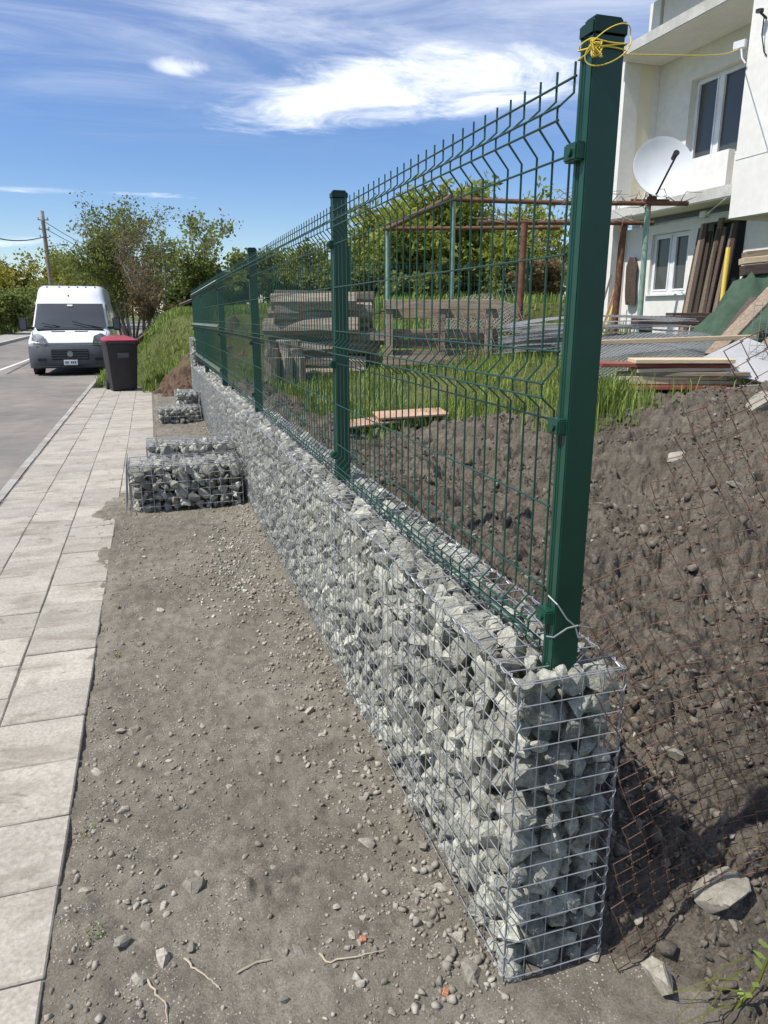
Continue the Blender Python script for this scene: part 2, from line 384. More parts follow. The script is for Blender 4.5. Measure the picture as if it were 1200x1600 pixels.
def ground_material(name, cs, scales, rough=.95, bump=.6, bscale=40, speck=None, bdist=.02):
    m = bpy.data.materials.new(name); m.use_nodes = True; n, l = nodes_of(m); b = n['Principled BSDF']
    b.inputs['Roughness'].default_value = rough; b.inputs['Specular IOR Level'].default_value = .2
    t = n.new('ShaderNodeTexCoord'); col = None
    for i, (c1, c2, lo, hi) in enumerate(cs):
        q = n.new('ShaderNodeTexNoise'); q.inputs['Scale'].default_value = scales[i]; q.inputs['Detail'].default_value = 8; q.inputs['Roughness'].default_value = .65
        l.new(t.outputs['Object'], q.inputs['Vector'])
        r = n.new('ShaderNodeValToRGB'); r.color_ramp.elements[0].position = lo; r.color_ramp.elements[1].position = hi
        r.color_ramp.elements[0].color = (*c1, 1); r.color_ramp.elements[1].color = (*c2, 1); l.new(q.outputs['Fac'], r.inputs[0])
        if col is None: col = r.outputs[0]
        else:
            mx = n.new('ShaderNodeMixRGB'); mx.blend_type = 'MULTIPLY'; mx.inputs[0].default_value = 1
            l.new(col, mx.inputs[1]); l.new(r.outputs[0], mx.inputs[2]); col = mx.outputs[0]
    if speck:
        v = n.new('ShaderNodeTexVoronoi'); v.inputs['Scale'].default_value = speck[0]; l.new(t.outputs['Object'], v.inputs['Vector'])
        r = n.new('ShaderNodeValToRGB'); r.color_ramp.interpolation = 'CONSTANT'
        r.color_ramp.elements[0].color = (1, 1, 1, 1); r.color_ramp.elements[1].position = speck[1]; r.color_ramp.elements[1].color = (0, 0, 0, 1)
        l.new(v.outputs['Distance'], r.inputs[0])
        w = n.new('ShaderNodeTexNoise'); w.inputs['Scale'].default_value = speck[2]; l.new(t.outputs['Object'], w.inputs['Vector'])
        wr = n.new('ShaderNodeValToRGB'); wr.color_ramp.elements[0].position = .5; wr.color_ramp.elements[1].position = .6; l.new(w.outputs['Fac'], wr.inputs[0])
        mm = n.new('ShaderNodeMath'); mm.operation = 'MULTIPLY'; l.new(r.outputs[0], mm.inputs[0]); l.new(wr.outputs[0], mm.inputs[1])
        mx = n.new('ShaderNodeMixRGB'); l.new(mm.outputs[0], mx.inputs[0]); l.new(col, mx.inputs[1]); mx.inputs[2].default_value = (*speck[3], 1); col = mx.outputs[0]
    l.new(col, b.inputs['Base Color'])
    q = n.new('ShaderNodeTexNoise'); q.inputs['Scale'].default_value = bscale; q.inputs['Detail'].default_value = 9; q.inputs['Roughness'].default_value = .7
    l.new(t.outputs['Object'], q.inputs['Vector'])
    bp = n.new('ShaderNodeBump'); bp.inputs['Strength'].default_value = bump; bp.inputs['Distance'].default_value = bdist
    l.new(q.outputs['Fac'], bp.inputs['Height']); l.new(bp.outputs[0], b.inputs['Normal'])
    return m
w1 = (1, 1, 1)
M['dirt'] = ground_material('dry_dirt', [((.152, .134, .106), (.305, .276, .226), .28, .72), ((.74, .73, .72), (1.14, 1.13, 1.10), .35, .65), ((.62, .62, .62), (1.22, 1.22, 1.22), .3, .7)], [1.1, 14, 160], bump=.9, bscale=150, speck=(95, .20, 5, (.46, .43, .38)), bdist=.008)
M['soil'] = ground_material('dug_soil', [((.135, .116, .091), (.225, .199, .161), .32, .68), ((.62, .61, .60), (1.18, 1.16, 1.13), .35, .65), ((.62, .62, .62), (1.25, 1.25, 1.25), .3, .7)], [1.6, 11, 120], bump=1.0, bscale=70, speck=(60, .10, 4, (.26, .235, .19)), bdist=.02)
M['meadow'] = ground_material('rough_grass_ground', [((.10, .125, .038), (.155, .165, .06), .35, .65), ((.75, .75, .7), (1.15, 1.15, 1.1), .35, .65), ((.8, .8, .8), (1.1, 1.1, 1.1), .3, .7)], [.5, 6, 60], bump=1.0, bscale=25, bdist=.05)
M['asphalt'] = ground_material('dusty_asphalt', [((.19, .178, .165), (.27, .248, .215), .38, .62), ((.85, .85, .85), (1.08, 1.07, 1.05), .35, .65), ((.82, .82, .82), (1.12, 1.12, 1.12), .3, .7)], [.35, 3, 140], bump=.5, bscale=220, bdist=.004)
M['joint'] = ground_material('joint_sand', [((.15, .128, .10), (.22, .195, .16), .35, .65)], [30], bump=.5, bscale=200, bdist=.004)

def grid_obj(name, xs, ys, zf, mat, kind='structure', mask=None, smooth=True):
    X, Y = np.meshgrid(xs, ys, indexing='ij'); Z = zf(X, Y)
    V = np.stack([X, Y, Z], -1).reshape(-1, 3); nx, ny = X.shape
    I = np.arange(nx * ny).reshape(nx, ny)
    F = np.stack([I[:-1, :-1], I[1:, :-1], I[1:, 1:], I[:-1, 1:]], -1).reshape(-1, 4)
    if mask is not None: F = F[mask(V[F].mean(1))]
    o = bpy.data.objects.new(name, np_mesh(name, V, F, mat, smooth)); link(o)
    return tag(o, kind=kind)

def spaced(a, b, d0, grow=1.06, dmax=1e9):
    out = [a]; d = d0
    while out[-1] < b: out.append(out[-1] + d); d = min(d * grow, dmax)
    out[-1] = b; return out
# one sheet to the horizon
gx = sorted(set([-x for x in spaced(7.4, 1500, 1.0, 1.16)] + list(np.arange(-7.4, -1.2, .8)) + list(np.arange(-1.2, 9, .18)) + spaced(9, 1500, .5, 1.14)))
gy = sorted(set([-y for y in spaced(3, 1500, 1.5, 1.2)] + list(np.arange(-3, 34, .22)) + spaced(34, 1500, .6, 1.10)))
def base_z(X, Y):
    z = land_z(X, Y)
    lower = .16 * ((X > road_cx(Y) - 5.4) & (X < road_edge(Y) + 1.5) & (Y < 130))
    soil = .16 * (X > .70) * (X < 7.5) * (1 - sm(6.2, 7.2, Y + .5 * np.clip(X - 2, 0, 4))) * (Y > -2)
    strip = .18 * ((X > -.6) & (X <= .95) & (Y < 15))
    return z - np.maximum(np.maximum(lower, soil), strip) - .02
grid_obj('ground', gx, gy, base_z, M['meadow'])

# road ribbon with its camber, painted line, far kerbs
def ribbon(name, off0, off1, ys, lift, mat, n=10, ezf=None):
    xs = np.linspace(0, 1, n); Y = np.array(ys)[None, :] + 0 * xs[:, None]
    a = road_cx(Y) + off0 if not callable(off0) else off0(Y); b = road_cx(Y) + off1 if not callable(off1) else off1(Y)
    X = a * (1 - xs[:, None]) + b * xs[:, None]; Z = road_z(Y) + lift
    V = np.stack([X, Y, Z], -1).reshape(-1, 3); I = np.arange(X.size).reshape(X.shape)
    F = np.stack([I[:-1, :-1], I[1:, :-1], I[1:, 1:], I[:-1, 1:]], -1).reshape(-1, 4)
    o = bpy.data.objects.new(name, np_mesh(name, V, F, mat, True)); link(o); return o
ry = np.concatenate([np.arange(-4, 40, .7), np.arange(40, 128, 1.2)])
tag(ribbon('road', -3.1, lambda y: np.where(y < 19.8, -1.30, road_edge(y) + .02), ry, -.085, M['asphalt']), kind='structure')
M['paintline'] = M['paint']
ln = ribbon('road_line', -.06, .06, np.arange(-4, 100, 1.0), -.080, M['paint'], 2); tag(ln, kind='structure')

# far pavement and kerb on the other side of the road
def strip_box(name, o0, o1, ys, z0, z1, mat):
    v, f = [], []
    for i, y in enumerate(ys):
        c = float(road_cx(y)); z = float(road_z(y))
        v += [(c + o0, y, z + z0), (c + o1, y, z + z0), (c + o1, y, z + z1), (c + o0, y, z + z1)]
        if i: 
            b = 4 * i
            f += [(b - 4 + k, b - 4 + (k + 1) % 4, b + (k + 1) % 4, b + k) for k in range(4)]
    mb = MB(); mb.v = v; mb.f = f; o = mb.build(name, mat); return o
ysf = list(np.arange(8, 60, 2.0)) + list(np.arange(60, 126, 2.0))
tag(strip_box('pavement_far', -4.9, -3.15, ysf, -.3, .04, M['kerb']), kind='structure')
tag(strip_box('kerb_far', -3.15, -3.0, ysf, -.3, .05, M['concrete']), kind='structure')

# ---- near pavement: bedding sheet, slabs laid one by one, kerb stones
PV = [-.345, -.642, -.939, -1.236]
bed = grid_obj('pavement', np.array([-1.25, -1.1, -.9, -.7, -.5, -.365, -.345, -.2, -.02]), np.arange(.2, 16.6, .25), lambda X, Y: road_z(Y) - .002 + .002 * fbm(X * 6, Y * 6, 2) - .06 * ((X > -.36) & (Y < 6.3)), M['joint'])
sl_me = []
for k in range(6):
    mb = MB(); mb.box((0, 0, -.02), (.2925, .2925, .04)); me = mb.mesh('slab', M['slab'], bevel=.004); sl_me.append(me)
r2 = random.Random(3)
cols = [(PV[i] + PV[i + 1]) / 2 for i in range(3)]
for ci, cx in enumerate(cols + [-.1965]):
    y = {0: 1.785 - .298 * 4, 1: 1.70 - .298 * 4, 2: 1.90 - .298 * 4, 3: 6.35}[ci]
    y += .149
    while y < 16.1:
        rz_ = float(road_z(y))
        inst('slab', sl_me[r2.randrange(6)], bed, (cx + r2.uniform(-.002, .002), y, rz_ + .004 + r2.uniform(-.0025, .003)),
             (R(r2.uniform(-.5, .5)), R(r2.uniform(-.5, .5)), R(r2.uniform(-.5, .5)) + r2.choice([0, math.pi / 2, math.pi])))
        y += .298
kb = tag(link(bpy.data.objects.new('kerb', None)), kind='structure')
kme = MB().box((0, 0, -.09), (.094, .985, .20)).mesh('kerb_stone', M['kerb'], bevel=.012, seg=2)
y = .9
while y < 19.6:
    inst('kerb_stone', kme, kb, (-1.285 + r2.uniform(-.003, .003), y, float(road_z(y)) + .006 + r2.uniform(-.003, .003)), (0, 0, R(r2.uniform(-.3, .3))))
    y += .992

# ---- dry dirt strip between pavement and gabion wall
def dirt_z(X, Y):
    z = road_z(Y)
    z = z + .012 * fbm(X * 2.2, Y * 2.2, 3, seed=1) + .006 * fbm(X * 11, Y * 11, 3, seed=2) + .004 * fbm(X * 38, Y * 38, 2, seed=3)
    d = np.clip((.64 - X) / .30, 0, 1); z = z + .030 * (1 - d) ** 2 * (.6 + .8 * gnoise(X * 5, Y * 5, 7) ** 2 + .3 * gnoise(X * 3, Y * 3, 4))
    w_ = .05 * np.clip(gnoise(X * 4, Y * 2.6, 9) + .15, 0, 1) + (.17 + .12 * gnoise(X * 6, Y * 3, 8)) * sm(3.6, 4.9, Y) * (1 - sm(6.2, 6.7, Y)) + .06 * sm(7, 9, Y) * np.clip(gnoise(X * 3, Y * 2, 6), 0, 1)
    edge = np.where(Y > 6.35, -.05, -.345)
    z = z - np.clip(X - .2, -.1, 0) * 0 - .016 * (1 - sm(0, .10, X - edge + w_)) - .05 * (1 - sm(-.05, 0, X - edge + w_))
    sand = sm(3.4, 5.2, Y) * (1 - sm(6.1, 6.4, Y)) * (1 - sm(-.42, -.30, -X * 0 + X)) 
    # crumbled heap in the foreground
    hx, hy = .17, 1.62
    z = z + .035 * np.exp(-(((X - hx) / .10) ** 2 + ((Y - hy) / .055) ** 2)) * (1 + .8 * gnoise(X * 30, Y * 30, 5))
    return z + .004
dx = np.linspace(-.64, 1.16, 226)
dy = [.35]
while dy[-1] < 15.2: dy.append(dy[-1] + max(.0075, .0042 * dy[-1]))
dirt = grid_obj('dirt_path', dx, np.array(dy), dirt_z, M['dirt'])

# ---- dug garden soil behind the wall: clods and hollows are real relief (ring grid, finer near the house end of the path)
def worley(x, y, seed=0):
    """rounded lumps: 1 at a cell's centre falling to 0 at its rim"""
    xi, yi = np.floor(x).astype(np.int64), np.floor(y).astype(np.int64); best = np.full(np.shape(x), 9.0); rad = np.ones(np.shape(x))
    for i in (-1, 0, 1):
        for j in (-1, 0, 1):
            hsh = _P[(_P[(xi + i + seed * 13) & 511] + yi + j) & 511]; a = _G[hsh] / (2 * np.pi); b = _G[(hsh * 7 + 3) & 511] / (2 * np.pi)
            d = np.hypot(xi + i + a - x, yi + j + b - y) * (.8 + .5 * _G[(hsh * 3 + 11) & 511] / (2 * np.pi)); best = np.minimum(best, d)
    return np.sqrt(np.clip(1 - (best / .85) ** 2, 0, 1))
def soil_relief(X, Y):
    wx, wy = X + .03 * gnoise(X * 9, Y * 9, 51), Y + .03 * gnoise(X * 9, Y * 9, 52)
    a = .060 * fbm(X * 1.6, Y * 1.6, 3, seed=11)
    b = .036 * fbm(X * 6, Y * 6, 2, seed=12)
    m1 = np.clip(.5 + 1.1 * gnoise(X * 2.3, Y * 2.3, 17), .1, 1.2)
    c = .105 * worley(wx * 8, wy * 8, 1) * m1 + .062 * worley(wx * 17, wy * 17, 2) * (1.3 - m1 * .5) + .034 * worley(wx * 36, wy * 36, 3) + .015 * worley(wx * 66, wy * 66, 5) + .008 * worley(wx * 125, wy * 125, 6)
    d = .006 * gnoise(X * 95, Y * 95, 15)
    return a + b + c + d - .115
def soil_z(X, Y):
    z = yard_z(X, Y) + soil_relief(X, Y) * (.45 + .55 * sm(.3, 1.6, np.hypot(X - .7, Y - .7)))
    gr = sm(5.0, 7.0, Y + .55 * np.clip(X - 1.9, 0, 4) - 2.6 * (1 - sm(1.0, 1.7, X)) + .6 * gnoise(X * .9, Y * .9, 21))
    near = (1 - sm(.90, 1.10, X + .05 * gnoise(X * 5, Y * 5, 71))) * (1 - sm(1.0, 1.3, Y))
    z = z * (1 - near) + near * (-.05 + .4 * soil_relief(X, Y))
    return z - .17 * gr
th = np.concatenate([np.linspace(R(3.5), R(56), 720), np.linspace(R(56.3), R(90), 150)]); rr = [.62]
while rr[-1] < 13.0: rr.append(rr[-1] + max(.0052, .0040 * rr[-1]))
TH, RR = np.meshgrid(th, np.array(rr), indexing='ij'); SX, SY = RR * np.sin(TH), RR * np.cos(TH)
V = np.stack([SX, SY, soil_z(SX, SY)], -1).reshape(-1, 3); I = np.arange(SX.size).reshape(SX.shape)
F = np.stack([I[:-1, :-1], I[:-1, 1:], I[1:, 1:], I[1:, :-1]], -1).reshape(-1, 4)
cc = V[F].mean(1); F = F[(cc[:, 0] > .80) & (cc[:, 0] < 7.2) & (cc[:, 1] > .05)]
used = np.unique(F); remap = np.zeros(len(V), int); remap[used] = np.arange(len(used))
so = link(bpy.data.objects.new('garden_soil', np_mesh('garden_soil', V[used], remap[F], M['soil'], True))); tag(so, kind='structure')

# ---- raw earth face where the bank was cut back at the far end of the path
ex, ey = np.linspace(-.10, 1.7, 110), np.linspace(13.7, 16.0, 130)
def cut_z(X, Y): return land_z(X, Y) - .05 + .16 * fbm(X * 3, Y * 3, 4, seed=81) * sm(13.8, 14.4, Y) + .05 * worley(X * 9, Y * 9, 4) * sm(13.9, 14.3, Y) - .20 * sm(15.1, 15.9, Y + .5 * gnoise(X * 2, Y * 2, 83)) - .15 * (1 - sm(.02, .30, X + .2 * gnoise(X * 2, Y * 2, 84)))
M['cutsoil'] = ground_material('red_brown_earth', [((.11, .072, .05), (.18, .125, .09), .32, .68), ((.7, .68, .66), (1.15, 1.13, 1.1), .35, .65)], [2, 14], bump=1.0, bscale=60)
grid_obj('earth_bank', ex, ey, cut_z, M['cutsoil'])

# ---- angular stones: shared meshes, hulls of random points roughened once
def rock_mesh(name, mat, seed, flat=.75, npts=15, detail=1, rough=.06):
    rg = np.random.default_rng(seed); bm = bmesh.new()
    p = rg.normal(size=(npts, 3)); p /= np.linalg.norm(p, axis=1)[:, None]; p *= rg.uniform(.8, 1.05, (npts, 1)); p *= np.array([1.08, .88, flat]) * rg.uniform(.88, 1.12, 3)
    for q in p: bm.verts.new(q)
    r = bmesh.ops.convex_hull(bm, input=bm.verts); bmesh.ops.delete(bm, geom=[v for v in bm.verts if not v.link_faces], context='VERTS')
    if detail:
        bmesh.ops.bevel(bm, geom=list(bm.edges), offset=.07, segments=1, affect='EDGES', clamp_overlap=True)
        bmesh.ops.triangulate(bm, faces=bm.faces)
        if detail > 1: bmesh.ops.subdivide_edges(bm, edges=[e for e in bm.edges if e.calc_length() > .25], cuts=1); bmesh.ops.triangulate(bm, faces=bm.faces)
        for v in bm.verts:
            v.co *= 1 + rough * rg.normal()
    me = bpy.data.meshes.new(name); bm.to_mesh(me); bm.free()
    if detail: me.polygons.foreach_set('use_smooth', np.ones(len(me.polygons), bool)); me.set_sharp_from_angle(angle=R(24))
    me.materials.append(mat); return me
def mesh_arrays(me):
    bm = bmesh.new(); bm.from_mesh(me); bmesh.ops.triangulate(bm, faces=bm.faces)
    v = np.array([q.co[:] for q in bm.verts]); f = np.array([[x.index for x in q.verts] for q in bm.faces]); bm.free(); return v, f
ROCK = [rock_mesh('stone', M['stone'], 100 + i, flat=.62 + .03 * (i % 9), npts=13 + i % 5, detail=2, rough=.035) for i in range(22)]
ROCK_SHADED = [rock_mesh('stone', M['stone_dark'], 100 + i, flat=.62 + .03 * (i % 9), npts=12 + i % 4, detail=1, rough=.03) for i in range(14)]
PEB = [rock_mesh('pebble', M['pebble'], 300 + i, flat=.55 + .03 * (i % 8), npts=16, detail=1, rough=.03) for i in range(12)]
LOW = [mesh_arrays(rock_mesh('low', None or M['stone'], 500 + i, flat=.7, npts=11, detail=0)) for i in range(14)]
def rotmats(n, rg):
    q = rg.normal(size=(n, 4)); q /= np.linalg.norm(q, axis=1)[:, None]; w, x, y, z = q.T
    return np.stack([1 - 2 * (y * y + z * z), 2 * (x * y - z * w), 2 * (x * z + y * w), 2 * (x * y + z * w), 1 - 2 * (x * x + z * z), 2 * (y * z - x * w),
                     2 * (x * z - y * w), 2 * (y * z + x * w), 1 - 2 * (x * x + y * y)], -1).reshape(n, 3, 3)
def scatter_mesh(name, P, S, mat, seed=0, protos=None, smooth=False):
    """join many small stones into one mesh; P (n,3), S (n,) or (n,3)"""
    protos = protos or LOW; rg = np.random.default_rng(seed); n = len(P); RM = rotmats(n, rg); pid = rg.integers(0, len(protos), n)
    S = np.asarray(S, float); S = S if S.ndim == 2 else S[:, None] * np.ones(3)
    VV, FF, RV = [], [], []; off = 0
    for k, (v, f) in enumerate(protos):
        ids = np.where(pid == k)[0]
        if not len(ids): continue
        vv = np.einsum('nij,vj->nvi', RM[ids], v) * S[ids][:, None, :] + P[ids][:, None, :]
        ff = f[None] + (np.arange(len(ids)) * len(v))[:, None, None] + off
        VV.append(vv.reshape(-1, 3)); FF.append(ff.reshape(-1, 3)); RV.append(np.repeat(rg.uniform(0, 1, len(ids)), len(f))); off += vv.shape[0] * vv.shape[1]
    return np_mesh(name, np.concatenate(VV), np.concatenate(FF), mat, smooth, np.concatenate(RV))

# loose gravel lying on the dirt: uncountable grit as stuff, larger stones one by one
rg = np.random.default_rng(21)
def grav(n, x0, x1, y0, y1):
    return rg.uniform(x0, x1, n), y0 + (y1 - y0) * rg.uniform(0, 1, n) ** 1.7
gxs, gys = grav(34000, -.33, .66, .75, 13.5)
den_ = .30 + .75 * np.clip(gnoise(gxs * 2.3, gys * 1.6, 31) + .25, 0, 1) + .8 * sm(.25, .62, gxs)
keep = rg.uniform(0, 1, len(gxs)) < den_ * .55; gxs, gys = gxs[keep], gys[keep]
gs = np.clip(rg.lognormal(math.log(.0038), .55, len(gxs)), .0018, .014)
P = np.stack([gxs, gys, dirt_z(gxs, gys) + gs * .25], -1)
tag(link(bpy.data.objects.new('gravel', scatter_mesh('gravel', P, gs, M['pebble'], 4))), 'fine grey gravel and grit scattered over the dry dirt path', 'gravel', kind='stuff')
# clods and grit on the dug soil
n = 44000; an = rg.uniform(R(5), R(66), n); ra = .75 + 8.5 * rg.uniform(0, 1, n) ** 1.6; cx_, cy_ = ra * np.sin(an), ra * np.cos(an)
ok = (cx_ > .93) & (rg.uniform(0, 1, n) < .45 + .9 * np.clip(gnoise(cx_ * 2, cy_ * 2, 41), -.4, 1)) & ~((cx_ > 1.5) & (cy_ > 5.8))
cx_, cy_ = cx_[ok], cy_[ok]; cs = np.clip(rg.lognormal(math.log(.0075), .6, len(cx_)), .003, .035)
P = np.stack([cx_, cy_, soil_z(cx_, cy_) + cs * .2], -1)
M['clod'] = mk('soil_clod', (.125, .107, .084), (.205, .180, .146), scale=30, rough=.97, bump=.9, bscale=110, rnd=.35, bdist=.008, spec=.15)
tag(link(bpy.data.objects.new('soil_clods', scatter_mesh('soil_clods', P, cs, M['clod'], 5))), 'crumbly brown clods lying on the dug garden soil', 'soil', kind='stuff')
# ================================================================== GABION WALL
def pack(Lx, Ly, Lz, r0, seed, iters=70):
    """relax spheres into a box, periodic in y"""
    rg = np.random.default_rng(seed)
    n = int(.66 * Lx * Ly * Lz / (4.19 * r0 ** 3 * 1.12)); r = np.clip(rg.lognormal(math.log(r0), .30, n), r0 * .5, r0 * 1.7).astype(np.float32)
    p = (rg.uniform(0, 1, (n, 3)) * [Lx, Ly, Lz]).astype(np.float32); L = np.array([Lx, Ly, Lz], np.float32)
    for it in range(iters):
        d = p[:, None] - p[None]; d[..., 1] -= Ly * np.round(d[..., 1] / Ly)
        dist = np.sqrt((d ** 2).sum(-1)) + 1e-6; np.fill_diagonal(dist, 9)
        ov = np.clip((r[:, None] + r[None]) * .97 - dist, 0, None)
        p += (d / dist[..., None] * ov[..., None]).sum(1) * .28
        p[:, 1] %= Ly
        for a in (0, 2): p[:, a] = np.clip(p[:, a], r * .84, L[a] - r * .84)
    return p, r
W = WX1 - WX0
PK1 = pack(W - .012, 1.0, .75, .0285, 1); PK2 = pack(W - .012, .6, .75, .0285, 2)

CELL = .05
def wire(mb, a, b, r=.0017, n=4, wob=.0015, rg_=random):
    a, b = Vector(a), Vector(b); m = (a + b) / 2 + Vector((rg_.uniform(-wob, wob), rg_.uniform(-wob, wob), rg_.uniform(-wob, wob)))
    mb.tube([a, m, b], r, n)
def gabion(label, x0, x1, y0, y1, z0, z1, mats_, packs, idx, faces, individual, name='gabion_basket', group=None, wires_single=False, protos=None, shell=.22, wr=.00135):
    """wire basket filled with stones. faces: subset of 'front'(-x) 'top' 'near'(-y) 'back'(+x) 'far'(+y)"""
    rr_ = random.Random(900 + idx); rgn = np.random.default_rng(900 + idx)
    t = thing(name, label, 'gabion', ((x0 + x1) / 2, (y0 + y1) / 2, z0), 0, group)
    cx, cy = (x0 + x1) / 2, (y0 + y1) / 2
    def lay(nm, segs, r=wr):
        """segs: list of (a, b) in world space"""
        if wires_single:
            for a, b in segs:
                mb = MB(); wire(mb, Vector(a) - Vector((cx, cy, z0)), Vector(b) - Vector((cx, cy, z0)), r, 5, rg_=rr_)
                mb.build(nm, M['galv'], t, smooth=True)
        else:
            mb = MB()
            for a, b in segs: wire(mb, Vector(a) - Vector((cx, cy, z0)), Vector(b) - Vector((cx, cy, z0)), r, 4, rg_=rr_)
            o = mb.build(nm + '_mesh', M['galv'], t); o['kind'] = 'stuff'
    xs = np.linspace(x0, x1, max(2, round((x1 - x0) / CELL)) + 1); ys = np.linspace(y0, y1, max(2, round((y1 - y0) / CELL)) + 1); zs = np.linspace(z0, z1, max(2, round((z1 - z0) / CELL)) + 1)
    g = .0035
    for fc, X in (('front', x0), ('back', x1)):
        if fc in faces:
            s = -1 if fc == 'front' else 1
            lay(fc + '_wire', [((X + s * g, y, z0 - .01), (X + s * g, y, z1)) for y in ys] + [((X, y0, z), (X, y1, z)) for z in zs])
    for fc, Y in (('near', y0), ('far', y1)):
        if fc in faces:
            s = -1 if fc == 'near' else 1
            lay('end_wire', [((x, Y, z0 - .01), (x, Y, z1)) for x in xs] + [((x0, Y + s * g, z), (x1, Y + s * g, z)) for z in zs])
    if 'top' in faces:
        lay('top_wire', [((x, y0, z1), (x, y1, z1)) for x in xs] + [((x0, y, z1 + g), (x1, y, z1 + g)) for y in ys])
    # bound edges: helical binder wire round the joints
    def helix(a, b):
        a, b = Vector(a) - Vector((cx, cy, z0)), Vector(b) - Vector((cx, cy, z0)); L = (b - a).length; tdir = (b - a).normalized()
        s1 = tdir.cross(Vector((.3, .5, .8))).normalized(); s2 = tdir.cross(s1); k = max(12, int(L / .0125)); mb = MB()
        mb.tube([a + tdir * (L * i / k) + (s1 * math.cos(i * 1.57) + s2 * math.sin(i * 1.57)) * .0052 for i in range(k + 1)], .0015, 4)
        mb.build('binder_wire', M['galv'], t)
    if individual:
        helix((x0, y1, z0), (x0, y1, z1)); helix((x0, y0, z1), (x0, y1, z1)); helix((x1, y0, z1), (x1, y1, z1))
        if 'near' in faces:
            helix((x0, y0, z0), (x0, y0, z1)); helix((x1, y0, z0), (x1, y0, z1))
        for k in range(5):                                    # closing rings clipped over the wires
            y = rr_.choice(list(ys)); z = rr_.uniform(z0 + .1, z1 - .05); mb = MB()
            c = Vector((x0 - .004, y, z)) - Vector((cx, cy, z0))
            mb.tube([c + Vector((.0025 * math.cos(a) * 2.2, .010 * math.sin(a), .009 * math.cos(a))) for a in np.linspace(0, 5.6, 9)], .0019, 5)
            mb.build('ring_clip', M['galv'], t, smooth=True)
    # stones
    p, r = packs; Ly = y1 - y0; PLy = 1.0 if packs is PK1 else .6
    p = p.copy(); p[:, 1] = (p[:, 1] + rgn.uniform(0, PLy)) % PLy
    if rgn.uniform() < .5: p[:, 1] = PLy - p[:, 1]
    kx = (x1 - x0 - .008) / (W - .012); kz = (z1 - z0) / .75
    if abs(kx - 1) > .1:                                     # a basket of other size: tile the pack
        pass
    sel = p[:, 1] < Ly
    p, r = p[sel], r[sel]
    q = np.stack([x0 + .005 + p[:, 0] * kx, y0 + p[:, 1], z0 + .004 + p[:, 2] * kz], -1)
    if 'near' in faces: q[:, 1] = np.maximum(q[:, 1], y0 + r * .86)
    dvis = np.minimum(q[:, 0] - x0, z1 - q[:, 2])
    if 'near' in faces: dvis = np.minimum(dvis, q[:, 1] - y0)
    order = np.argsort(dvis - r)
    k = 300 if individual else 0
    C = np.array([cx, cy, z0])
    for i in order[:k]:
        s = r[i] * rr_.uniform(1.16, 1.42)
        inst('stone', (protos or ROCK)[rr_.randrange(len(protos or ROCK))], t, tuple(q[i] - C), (rr_.uniform(0, 6.3), rr_.uniform(0, 6.3), rr_.uniform(0, 6.3)), s)
    rest = order[k:]; rest = rest[(dvis[rest] < shell)]
    if len(rest):
        me = scatter_mesh('stone_fill', q[rest] - C, r[rest] * 1.36, mats_, 1000 + idx)
        o = link(bpy.data.objects.new('stone_fill', me), t); o['kind'] = 'stuff'
    return t
ORD = ['first', 'second', 'third', 'fourth', 'fifth', 'sixth', 'seventh', 'eighth', 'ninth', 'tenth', 'eleventh', 'twelfth', 'thirteenth']
edges = [WY0, 1.745] + [1.745 + .99 * k for k in range(1, 12)]
for i in range(len(edges) - 1):
    y0, y1 = edges[i], edges[i + 1] - .004; ym = (y0 + y1) / 2
    z0 = float(road_z(ym)) - .01; z1 = float(wall_top(ym))
    lab = ('stone filled wire gabion at the open near end of the wall' if i == 0 else
           f'{ORD[i]} stone filled wire gabion counting from the open near end of wall')
    gabion(lab, WX0, WX1, y0, y1, z0, z1, M['stone'], PK2 if i == 0 else PK1, i, ('front', 'top', 'near', 'back') if i == 0 else ('front', 'top', 'back'),
           i < 5, group='gabion baskets of the long wall', wires_single=(i == 0))

